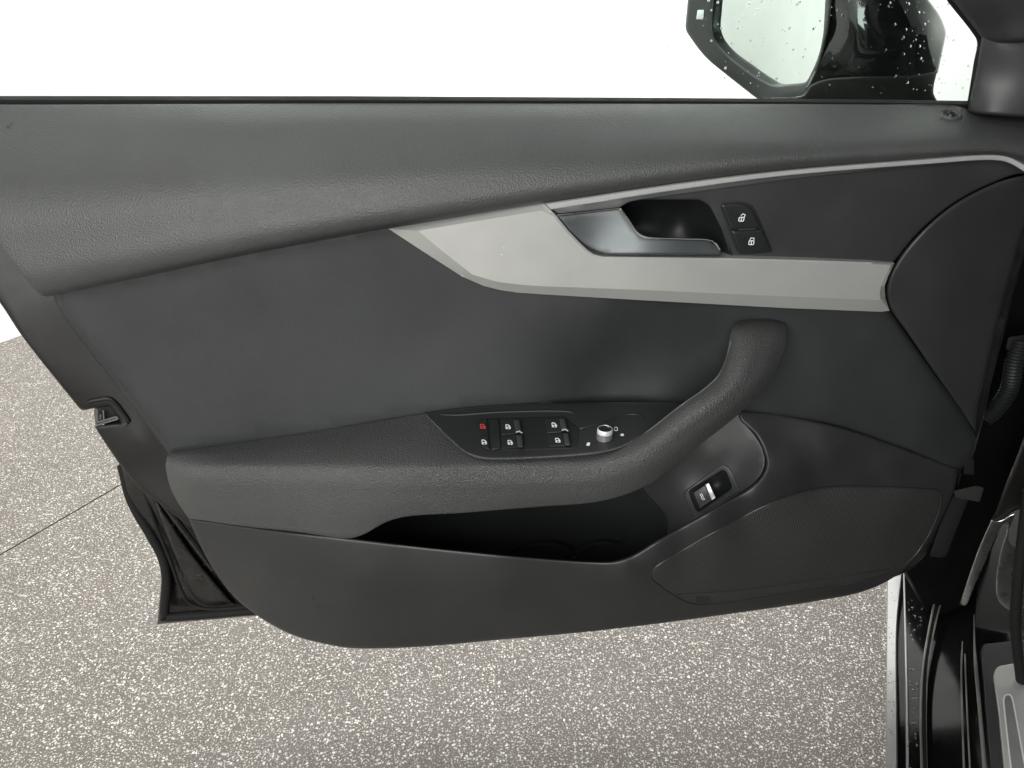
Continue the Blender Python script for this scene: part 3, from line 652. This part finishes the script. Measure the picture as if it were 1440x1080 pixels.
# storage pocket and the switch island beside it
f_pk = RBF([(480, 757, .03), (560, 740, -.05), (700, 750, -.07), (830, 740, -.065), (880, 710, -.045), (860, 760, -.055), (930, 680, -.016), (915, 730, -.016), (960, 700, .008), (1000, 640, .008), (1036, 580, .005), (1060, 610, .018), (1076, 650, .036), (1046, 690, .036), (980, 725, .030), (940, 745, .016), (1000, 690, .015), (1030, 655, .016), (700, 800, -.07)], 1e-4)
pk_o = spline([(470, 745, 0), (560, 715), (700, 705), (830, 692), (880, 680), (940, 640), (1020, 582), (1036, 574, 0), (1050, 598), (1062, 612), (1073, 632), (1076, 652), (1068, 672), (1046, 691), (1010, 712), (960, 742), (900, 790), (850, 806), (700, 800), (560, 780)], 6)
swr = rounded([(968, 690.5, 3), (1016, 661, 5), (1021, 663, 3), (1030, 686, 4), (984, 719, 3), (979, 717, 2)], 3)
MB().patch(pk_o, f_pk, 2, .0015, .02, 9, holes=[swr]).build('door_pocket', M_LOW, door)
bz_o = rounded([(959.5, 692.5, 7), (1016, 652.5, 12), (1026, 657, 8), (1041.5, 690, 3), (974, 728, 3)], 3)
tsw = MB().patch(bz_o, plus(f_pk, .0014), 1.4, .001, .003, 6, holes=[swr]).build('switch_bezel', M_TRIM, door)
mm = MB(); mm.patch(rounded([(966, 690, 2), (1016, 659, 3), (1023, 661, 2), (1033, 687, 2), (984, 722, 2), (976, 720, 2)], 3), RBF([(968, 690, .008), (1018, 662, .008), (1030, 686, .022), (982, 718, .020), (1015, 680, .000), (1003, 690, .002)]), 1, .0005, .002, 5)
mm.build('switch_recess', M_DEEP, tsw)
f_tb = plus(f_pk, .0005)
mm = MB(); mm.patch(rounded([(974.5, 692.5, 1), (991.5, 681.5, 1), (1001.5, 703.5, 1), (984, 715, 1)], 3), f_tb, 1.4, .001, .004, 5)
mm.ribbon(np.array([(984.5, 695.5), (986.5, 694.3), (988.2, 697), (989, 700), (991.2, 702), (988.5, 703), (987, 701), (986.2, 698)]), f_tb, 1.1, 1, True)
mm.build('tailgate_switch', [M_TRIM, M_INK], tsw)
mm = MB(); mm.patch(rounded([(991.5, 681, .8), (997, 679, .8), (1006.5, 699.5, .8), (1001, 703.8, .8)], 3), plus(f_tb, .0018), 1.2, .001, .004, 4); mm.build('switch_bar', M_SATIN, tsw)
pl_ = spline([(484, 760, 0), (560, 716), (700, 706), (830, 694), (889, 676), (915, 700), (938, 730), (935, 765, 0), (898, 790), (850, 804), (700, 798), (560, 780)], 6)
MB().patch(pl_, plus(f_pk, .003), 6, .004, .004, 10).build('pocket_shade', plastic('shade_black', (.013, .015, .015), .8, 0, fine=.3, spec=.15), door)  # darker sheet paints the pocket's deep shade over the same plastic
mm = MB()
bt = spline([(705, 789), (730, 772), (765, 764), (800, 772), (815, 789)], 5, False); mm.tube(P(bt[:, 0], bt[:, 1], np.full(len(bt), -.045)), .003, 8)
bt = spline([(800, 785), (820, 770), (845, 763), (880, 768), (900, 776)], 5, False); mm.tube(P(bt[:, 0], bt[:, 1], np.full(len(bt), -.04)), .003, 8); mm.build('bottle_holder', bpy.data.materials['shade_black'], door)

# lower panel
f_lo = RBF([(264, 728, .008), (370, 744, .036), (490, 757, .058), (600, 770, .070), (750, 785, .078), (860, 790, .080), (890, 781, .079), (960, 739, .068), (1048, 690, .055), (1074, 658, .046), (1054, 604, .022), (1038, 580, .010), (1130, 589, .010), (1250, 623, .008), (1345, 657, -.006), (1343, 690, -.014),
            (1325, 727, -.014), (1293, 780, -.010), (1255, 813, .0), (1213, 832, .010), (1000, 867, .034), (700, 900, .036), (530, 911, .026), (456, 905, .016), (392, 885, .004), (330, 840, -.004), (290, 783, -.004),
            (300, 745, .014), (380, 800, .038), (500, 830, .060), (700, 840, .074), (860, 830, .074), (880, 800, .083), (930, 775, .079), (1000, 733, .071), (1060, 697, .058), (1115, 655, .042), (1165, 640, .030), (1100, 615, .022), (1250, 655, .018),
            (1150, 665, .030), (1240, 676, .016), (1318, 688, -.004), (1050, 735, .054), (960, 790, .066), (1000, 820, .056), (1150, 760, .042), (1250, 740, .018), (1180, 820, .016), (1300, 720, -.002)], 1.2e-3)
lo_o = spline([(265, 729.5, 0), (370, 743.5), (490, 756.5), (600, 769.5), (750, 784), (830, 789.5), (862, 789), (890, 780), (920, 762), (960, 739.5), (1010, 711), (1048, 689.5), (1070, 670), (1077, 652), (1073, 632), (1062, 611), (1048, 598), (1040, 590), (1037, 577, 0), (1080, 580), (1130, 588.5), (1190, 603), (1250, 623), (1300, 642), (1346, 659, 0), (1343, 685), (1325, 727), (1293, 780), (1255, 813), (1213, 832), (1150, 845), (1000, 867), (850, 886), (700, 900), (600, 909), (530, 912), (490, 911), (455, 905), (420, 896), (392, 884), (358, 863), (330, 840), (308, 813), (288, 780)], 5)
MB().patch(lo_o, f_lo, 5, .004, .012, 9).build('lower_panel', M_LOW, door, 'hard grey lower panel whose lip forms the pocket edge')
gr_o = spline([(915, 812), (920, 800), (958, 775), (1050, 724), (1100, 701), (1140, 689), (1175, 685), (1240, 685), (1300, 688), (1320, 691), (1323, 699), (1317, 728), (1292, 774), (1268, 797), (1245, 808), (1200, 819), (1100, 836), (1000, 850), (972, 849), (945, 836), (925, 822)], 4)
gri = MB().patch(gr_o, plus(f_lo, .0012), 4, .002, .006, 9).build('speaker_grille', M_GRILLE, door)
q = gr_o; c0 = q.mean(0); mm = MB(); mm.tube(P(np.append(q[:, 0], q[:1, 0]), np.append(q[:, 1], q[:1, 1]), np.append(f_lo(q[:, 0], q[:, 1]), f_lo(q[:1, 0], q[:1, 1])) + .0006), .0013, 8); mm.build('grille_rim', M_LOW, gri)
mm = MB(); mm.patch(rounded([(975, 838, 2), (1000, 839, 2), (1001, 847, 2), (982, 849, 2)], 3), plus(f_lo, .0016), 1, .0006, .002, 6); mm.build('badge_plate', M_SW, gri)
mm = MB(); gl = spline([(950, 836), (1050, 829), (1200, 808), (1250, 800)], 6, False); mm.tube(P(gl[:, 0], gl[:, 1], f_lo(gl[:, 0], gl[:, 1]) + .001), .0012, 6); mm.build('grille_crease', M_LOW, gri)

# belt seal, glass, frame
se = [(-150, 134.5), (480, 135), (940, 137.5), (1240, 140), (1372, 142)]
se2 = [(-150, 147), (480, 146.5), (940, 147), (1240, 149), (1372, 152)]
A = np.array(se); B = np.array(se2)
k1 = P(A[:, 0], A[:, 1], np.full(5, -.046)); k2 = P(A[:, 0], A[:, 1] + 1.5, np.full(5, -.041)); k3 = P(A[:, 0], (A[:, 1] + B[:, 1]) / 2, np.full(5, -.036)); k4 = P(B[:, 0], B[:, 1] - 2.0, np.full(5, -.037)); k5 = P(B[:, 0], B[:, 1] + 6, np.full(5, -.040))
mm = MB(); mm.loft([k1 + np.array((0, .004, -.01)), k1, k2, k3, k4, k5]); mm.build('belt_seal', M_RUB, door)
def slabglass():
    mb = MB(); y0, y1 = .050, .012; z0 = P(720, 150, -.05)[2] - .03; z1 = z0 + .42
    V = []
    for t in (0, .004):
        V += [(-1.0, y0 + t, z0), (P(1385, 140, -.05)[0], y0 + t, z0), (P(1385, 140, -.05)[0], y1 + t, z1), (-1.0, y1 + t, z1)]
    mb.add(V, [(3, 2, 1, 0), (4, 5, 6, 7), (0, 1, 5, 4), (1, 2, 6, 5), (2, 3, 7, 6), (3, 0, 4, 7)]); return mb, y0, y1, z0, z1
mb, gy0, gy1, gz0, gz1 = slabglass(); glass = mb.build('window_glass', M_GLASS, door)
def on_glass(px, py, off=.0):
    r = rays(px, py); k = (gy1 - gy0) / (gz1 - gz0)
    t = (gy0 + off + k * (CAM[2] - gz0) - CAM[1]) / (r[1] - k * r[2]); return np.array(CAM) + r * t
mm = MB()
def drop_at(c, r, n, ax=None):
    a = np.array((1, 0, 0)) if ax is None else ax[0]; b = np.array((0, 0, 1.)) if ax is None else ax[1]; n = np.array(n, float)
    R = []
    for th in (0, .5, 1.0, 1.35):
        R.append(np.array([c + (a * math.cos(2 * math.pi * k / 8) + b * math.sin(2 * math.pi * k / 8)) * r * math.cos(th) + n * r * .55 * math.sin(th) for k in range(8)]))
    mm.rings(R[::1], 0, True, True, True)
for i in range(230):
    if i < 90: px, py = random.uniform(965, 1335), random.uniform(-5, 134)
    elif i < 170: px = random.choice((random.gauss(1275, 30), random.gauss(1020, 30), random.gauss(1150, 50))); py = random.uniform(0, 134)
    elif i < 200: px, py = random.uniform(1290, 1375), random.uniform(0, 138)
    else: px, py = random.uniform(0, 960), 134 - abs(random.gauss(0, 14))
    r = random.choice((.0005, .0006, .0008, .0009, .0012, .0016)) * (.6 if i >= 200 else .78)
    drop_at(on_glass(px, py, .0046), r, (0, 1, 0))
ow = mm.build('water_drops', M_WATER, glass); ow['kind'] = 'stuff'
# front window frame: sloping pillar cover above, upright corner cover below
f_pl = RBF([(1338, 0, -.01), (1380, 52, -.012), (1440, 40, .02), (1500, 0, .03), (1420, 70, .012), (1300, -60, -.01), (1400, 0, .022)])
pl_o = spline([(1284, -80, 0), (1336, -4), (1372, 42), (1381, 54), (1394, 60), (1420, 61), (1510, 52, 0), (1510, -80, 0)], 5)
MB().patch(pl_o, f_pl, 9, .010, .05, 10).build('pillar_cover', M_TRIM, door)
f_sl = RBF([(1380, 55, -.014), (1365, 150, -.014), (1400, 60, -.004), (1390, 160, .0), (1500, 50, .01), (1500, 165, .01), (1410, 110, -.002)])
sl_o = spline([(1381, 45, 0), (1374, 90), (1361, 156, 0), (1372, 160), (1392, 162), (1440, 165), (1510, 167, 0), (1510, 45, 0)], 5)
MB().patch(sl_o, f_sl, 5, .006, .05, 9).build('corner_cover', M_TRIM, door)
ws = spline([(1284, -78), (1336, -3), (1372, 43), (1379, 56), (1373, 95), (1364.5, 148)], 5, False)
mm = MB(); mm.tube(P(ws[:, 0], ws[:, 1], np.full(len(ws), -.036)), .003, 8); mm.build('frame_seal', M_RUB, door)
# lock pin collar on the pad
f_c = f_pad; lp = np.array((1337., 164.))
c3 = P(lp[0], lp[1], f_pad(lp[:1], lp[1:])[0])
def rz(r, h): return np.array([c3 + np.array((r * math.cos(2 * math.pi * k / 24), r * .8 * math.sin(2 * math.pi * k / 24), h - .35 * r * math.sin(2 * math.pi * k / 24) * -1)) for k in range(24)])
mm = MB(); mm.rings([rz(.0098, -.003), rz(.0096, .0018), rz(.0086, .0030), rz(.0070, .0028), rz(.0064, .0008)], cap=True); pin = mm.build('lock_pin_collar', M_PAD, door)
mm = MB(); mm.rings([rz(.0034, .0005), rz(.0032, .0030), rz(.0024, .0036)], cap=True); mm.build('lock_pin', M_SW, pin)

# wing mirror
mir = bpy.data.objects.new('wing_mirror', None); COL.objects.link(mir); mir.parent = door; mir['label'] = 'black wing mirror outside the wet window'
f_mf = RBF([(963, 43, -.45), (1000, 95, -.40), (1070, 137, -.32), (1160, 0, -.20), (1148, 85, -.205), (1130, 134, -.225), (985, -60, -.43)])
go = rounded([(1012, -70, 4), (1004, 0, 20), (1000, 48, 30), (1020, 76, 20), (1060, 106, 10), (1088, 121, 8), (1134, 116, 6), (1150, 84, 30), (1158, 50, 30), (1164, -70, 4)], 4)
mf = rounded([(975, -70, 4), (967, 0), (963, 42, 8), (990, 80, 20), (1030, 112, 20), (1062, 137, 6), (1078, 146, 4), (1132, 146, 4), (1152, 95, 20), (1166, 40, 20), (1176, -70, 3)], 4)
MB().patch(mf, f_mf, 4, .006, .02, 10, holes=[go]).build('mirror_bezel', M_SW, mir)
MB().patch(rounded([(1008, -74, 4), (1000, 0), (995, 48, 25), (1016, 79, 20), (1058, 110, 8), (1086, 125, 8), (1138, 119, 6), (1154, 85, 20), (1163, 50, 20), (1168, -74, 4)], 4), plus(f_mf, -.014), 2, .0005, .002, 10).build('mirror_glass', M_MIRROR, mir)
f_mh = RBF([(1163, 40, -.20), (1176, -60, -.20), (1140, 130, -.21), (1200, 30, -.17), (1250, 30, -.165), (1310, 40, -.19), (1331, 40, -.24), (1200, -60, -.185), (1310, -60, -.22), (1200, 106, -.175), (1316, 104, -.21), (1250, 104, -.172), (1200, 136, -.19), (1310, 137, -.20)])
ho = spline([(1170, -70, 0), (1160, 40), (1146, 95), (1132, 126, 0), (1150, 119), (1172, 110), (1230, 110), (1290, 108), (1319, 103, 0), (1330, 52), (1331, 47), (1322, 22), (1300, -10), (1270, -70, 0)], 5)
MB().patch(ho, f_mh, 4, .006, .03, 8).build('mirror_housing', M_PAINT, mir)
fo = spline([(1066, 138, 0), (1080, 137), (1130, 133), (1138, 121), (1160, 111), (1200, 107.5), (1290, 105), (1318, 100, 0), (1313, 122), (1313, 132), (1318, 142, 0), (1200, 146, 0)], 5)
MB().patch(fo, plus(f_mh, .004), 4, .005, .06, 8).build('mirror_foot', M_FRAME, mir)
mm = MB(); mm.prism(rounded([(981, 14, 1), (990, 14, 1), (989, 27, 1), (979, 27, 1)], 3), plus(f_mf, .0), 0, .0015, .8); mm.build('warning_lamp', M_RUBG if 0 else white_ink('pale_lens', (.7, .72, .71)), mir)

mm = MB()
for x, y, r, f in ((440, 842, 3.2, f_lo), (448, 853, 3, f_lo), (400, 780, 2, f_lo), (637, 831, 1.6, f_lo), (1178, 629, 2, f_lo), (640, 844, 1, f_lo), (11, 178, 3.2, f_pad), (16, 174, 3, f_pad)):
    mm.blob([(x + r * random.uniform(.4, 1) * math.cos(a), y + r * random.uniform(.4, 1) * .7 * math.sin(a)) for a in np.linspace(0, 5.6, 7)], f, h=.0006)
o = mm.build('lint', M_DEEP, door); o['kind'] = 'stuff'
mm = MB()
for x, y, r in ((708.5, 348.5, 1.0), (705.5, 358, 1.1), (650, 388, .8), (1040, 392, .6)): mm.blob([(x + r * math.cos(a), y + r * .8 * math.sin(a)) for a in np.linspace(0, 5.6, 7)], plus(f_sv, .006), h=.0007)
o = mm.build('crumbs', M_INK, door); o['kind'] = 'stuff'
# hinge side fittings of the door
mm = MB(); mm.prism(rounded([(1340, 690, 2), (1372, 683, 2), (1384, 686, 2), (1378, 706, 3), (1345, 700, 2)], 4), flat(-.03), -.03, 0, 1); mm.build('check_strap', M_RUBG, door)
mm = MB(); mm.prism(rounded([(1342, 695, 3), (1362, 702, 3), (1342, 752, 4), (1330, 784, 5), (1307, 783, 4), (1322, 738, 4)], 5), flat(-.045), -.03, 0, 4); mm.build('hinge', M_RUB, door)
mm = MB(); mm.prism(rounded([(1356, 645, 2), (1370, 645, 2), (1370, 668, 2), (1355, 667, 2)], 4), flat(-.05), -.03, 0, 1.5); mm.build('hinge', M_RUB, door)

# ------------------------------------------------------------------ the car body beside the door
car = thing('car', tuple(G(1400, 1080, 0.0)), 'black painted car body at the door opening with a silver sill plate', 'car')
def line(pts, z, n=24):
    q = spline([(*p,) for p in pts], 4, False); t = np.linspace(0, len(q) - 1, n); i = np.floor(t).astype(int).clip(0, len(q) - 2); a = t - i
    q = q[i] * (1 - a[:, None]) + q[i + 1] * a[:, None]
    z = np.interp(np.linspace(0, 1, n), np.linspace(0, 1, len(z)), z) if hasattr(z, '__len__') else np.full(n, z)
    return G(q[:, 0], q[:, 1], z)
# rocker: pale strip painted as the paint's reflection, ridge, step, seal, inner sill
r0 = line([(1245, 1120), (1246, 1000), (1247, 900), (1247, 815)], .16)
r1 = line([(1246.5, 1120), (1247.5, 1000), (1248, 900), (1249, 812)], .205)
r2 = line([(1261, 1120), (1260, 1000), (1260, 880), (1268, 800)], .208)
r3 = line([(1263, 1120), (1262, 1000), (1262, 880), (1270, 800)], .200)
mm = MB(); mm.loft([r0, r1, r2, r3]); mm.build('rocker_reflection', M_STRIP, car, 'pale strip drawn as the reflection in the black rocker paint')
r4 = line([(1274, 1120), (1273, 1000), (1272.5, 900), (1271, 800)], .2045)
mm = MB(); mm.loft([line([(1260, 1120), (1259, 1000), (1259, 880), (1267, 800)], .19), r3, r4]); mm.build('rocker_panel', M_PAINT2, car)
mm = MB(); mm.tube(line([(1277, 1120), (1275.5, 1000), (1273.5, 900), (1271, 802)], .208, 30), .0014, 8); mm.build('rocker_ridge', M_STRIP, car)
r5 = line([(1297, 1120), (1294, 1000), (1298, 930), (1308, 870), (1322, 800)], .216)
mm = MB(); mm.loft([line([(1274, 1120), (1273, 1000), (1272, 900), (1270, 780)], .198), line([(1277.5, 1120), (1276, 1000), (1274, 900), (1272, 780)], .207), r5]); rk = mm.build('sill_step', M_PAINT2, car)
sl = line([(1300.5, 1120), (1298.5, 1000), (1302, 935), (1312, 875), (1324, 818)], [.222, .222, .222, .226, .232], 40)
mm = MB(); mm.tube(sl, .0042, 10); mm.build('sill_seal', M_RUB, car, 'worn rubber seal curving up the door opening')
mm = MB(); mm.tube(line([(1297.5, 1120), (1295, 1000), (1298.5, 935), (1308.5, 875), (1320, 818)], [.227, .227, .227, .231, .237], 40), .0016, 8); mm.tube(line([(1304, 1120), (1302, 1000), (1306, 930), (1316, 875), (1325, 840)], [.224, .224, .224, .228, .234], 40), .0012, 8); mm.build('seal_edge', M_SEAL, car)
s0 = line([(1300, 1120), (1298, 1000), (1303, 930), (1318, 860), (1345, 780), (1390, 700)], .212)
s1 = line([(1310, 1120), (1308, 1000), (1312, 930), (1328, 860), (1355, 780), (1396, 700)], .217)
s2 = line([(1354, 1120), (1350, 1000), (1351, 930), (1356, 860), (1370, 780), (1410, 700)], .234)
s3 = line([(1388, 1120), (1379, 1000), (1371, 930), (1372, 860), (1382, 780), (1420, 700)], .246)
s4 = line([(1500, 1120), (1480, 1000), (1470, 930), (1460, 860), (1450, 780), (1450, 700)], .248)
mm = MB(); mm.loft([s0, s1, s2, s3, s4]); mm.build('inner_sill', M_PAINT2, car)
mm = MB(); mm.tube(line([(1357, 1120), (1353, 1000), (1352, 940), (1353.5, 902)], .236, 26), [.0008] * 2 + [.0012] * 22 + [.0008] * 2, 8); mm.build('sill_lip', M_SEAL, car)
mm = MB(); mm.tube(line([(1366, 1120), (1360, 1000), (1357, 920)], .240, 26), .0010, 8); mm.build('sill_lip', M_SEAL, car)
mm = MB(); mm.tube(line([(1388, 1120), (1378, 1000), (1371, 920), (1369.5, 864)], .249, 30), [.0006] * 4 + [.0022] * 26 if 0 else [.0024] * 22 + [.0020, .0017, .0014, .0012, .001, .0008, .0006, .0004], 8); mm.build('sill_edge', M_SEAL, car)
zsp = .257
up_v = (0, 0, -1)
MB().patch(rounded([(1397, 1130), (1381, 925), (1380, 906, 8), (1440, 900, 8), (1480, 900), (1520, 1130)], 6), flat(zsp - .004), 2, .001, .006, 16, proj=G, back=up_v).build('sill_cover', M_LOW, car)
scf = MB().patch(rounded([(1417, 1130), (1404.5, 1000), (1397, 948, 8), (1402, 937, 8), (1432, 932, 4), (1480, 928), (1500, 1130)], 5), flat(zsp), 2, .001, .004, 12, proj=G, back=up_v).build('scuff_plate', M_SILVER, car, 'silver sill plate with a pale outlined bar')
mm = MB(); bo = rounded([(1427.5, 1130), (1417, 1040), (1411, 985, 5), (1413, 977, 5), (1421, 976, 5), (1424.5, 985, 5), (1440, 1070), (1451, 1130)], 4)
mm.patch(bo, flat(zsp + .0008), .5, 0, 0, 10, proj=G, mi=0); mm.ribbon(bo, flat(zsp + .0006), 2.2, 1, True, proj=G, h=.0006)
mm.build('plate_bar', [metal('smoked_bar', (.34, .33, .33), .35, .5), M_INK], scf)
# unseen cabin boxes, added to darken reflections and block light from the right
def bx(mb, a0, a1, b0, b1, z0, z1):
    V = [cw(a, b, z) for a in (a0, a1) for b in (b0, b1) for z in (z0, z1)]
    mb.add(V, [(0, 1, 3, 2), (4, 6, 7, 5), (0, 4, 5, 1), (2, 3, 7, 6), (0, 2, 6, 4), (1, 5, 7, 3)])
mm = MB(); bx(mm, -1.6, 1.0, .40, 1.7, 1.36, 1.41); mm.build('unseen_roof_lining', M_TRIM, car)
mm = MB(); bx(mm, -1.6, 1.35, 1.2, 1.3, .3, 1.36); mm.build('unseen_far_trim', M_TRIM, car)
mm = MB(); bx(mm, .95, 1.35, .45, 1.2, .3, 1.02); mm.build('unseen_dashboard', M_TRIM, car)
mm = MB(); bx(mm, -1.0, -.40, .42, 1.15, .3, 1.15); mm.build('unseen_seat', M_TRIM, car)
mm = MB(); bx(mm, -1.6, 1.35, .36, 1.2, .2, .30); mm.build('unseen_cabin_floor', M_DEEP, car)
# front pillar, fender end and the dark gap at the hinges
def cwl(px, py, b):
    """point on the upright plane parallel to the car's length, b metres right of the lens"""
    r = rays(px, py); o = np.array(CAM); t = b / (r @ rt); return o + r * np.asarray(t)[..., None]
f_b = flat(.0)
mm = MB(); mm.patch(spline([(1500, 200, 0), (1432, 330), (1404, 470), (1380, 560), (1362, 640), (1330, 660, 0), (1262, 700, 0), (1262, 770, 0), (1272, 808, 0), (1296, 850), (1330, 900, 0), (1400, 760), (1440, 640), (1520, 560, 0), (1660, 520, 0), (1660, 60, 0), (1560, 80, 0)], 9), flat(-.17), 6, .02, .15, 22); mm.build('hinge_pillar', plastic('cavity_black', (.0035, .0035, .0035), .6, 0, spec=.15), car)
kp = spline([(1520, 470, 0), (1450, 590), (1430, 642), (1413, 684), (1402, 715), (1394, 731, 0), (1404, 733), (1416, 726), (1428, 718), (1520, 700, 0)], 6)
f_kp = RBF([(1440, 600, -.06), (1398, 730, -.05), (1440, 715, -.02), (1500, 600, -.01), (1410, 690, -.058)])
MB().patch(kp, f_kp, 8, .008, .05, 10).build('kick_panel', M_FRAME, car, 'matt grey trim low on the front pillar')
f_fl = RBF([(1394, 731, -.052), (1350, 850, -.06), (1424, 862, -.05), (1430, 720, -.045), (1400, 800, -.055)])
fl = spline([(1394, 731, 0), (1388, 744), (1376, 772), (1364, 806), (1350, 850, 0), (1357, 852), (1372, 820), (1390, 778), (1402, 752), (1411, 737), (1416, 736), (1416, 746), (1409, 768), (1404, 790), (1401, 815), (1404, 845), (1424, 862, 0), (1432, 812), (1431, 772), (1420, 764), (1418, 750), (1428, 722, 0), (1420, 725), (1410, 731), (1402, 733)], 3)
MB().patch(fl, f_fl, 2, .001, .008, 7).build('pillar_reflection', M_REFLECT, car, 'pale shape drawn as the white reflection at the foot of the pillar')  # pale metal stands in for the white reflection in black paint
rs = spline([(1446, 690), (1440, 740), (1432, 810), (1428, 880), (1436, 960)], 6, False)
mm = MB(); mm.tube(P(rs[:, 0], rs[:, 1], np.full(len(rs), -.0)), .006, 10); mm.build('opening_seal', M_RUB, car)
bo = spline([(1436, 478), (1426, 510), (1420, 545), (1404, 572), (1384, 590)], 2.2, False)
mm = MB(); mm.tube(P(bo[:, 0], bo[:, 1], np.full(len(bo), -.09)), [.0105 if i % 2 else .0090 for i in range(len(bo))], 12); mm.build('cable_boot', M_DEEP, car, 'ribbed rubber cable boot between door and pillar')
mm = MB(); mm.prism(rounded([(1418, 474, 3), (1450, 470), (1450, 492), (1414, 492, 3)], 5), flat(-.10), -.03, .01, 2); mm.build('boot_collar', M_RUB, car)
# drops standing on the painted sill
mm = MB()
for i in range(60):
    t = random.random(); py = 800 + 280 * t; px = random.uniform(1277, 1293 + 12 * max(0, .5 - t)); drop_at(G(px, py, .209 + .007 * (px - 1277) / 18), random.choice((.0010, .0014, .002)), (-.2, 0, 1), (np.array((1, 0, 0)), np.array((0, 1., 0))))
for i in range(40):
    py = random.uniform(830, 1080); px = random.uniform(1249, 1260); drop_at(G(px, py, .206 + .002 * (px - 1248) / 13), random.choice((.0006, .001, .0014)), (-.3, 0, 1), (np.array((1, 0, 0)), np.array((0, 1., 0))))
ow = mm.build('water_drops', M_WATER, car); ow['kind'] = 'stuff'
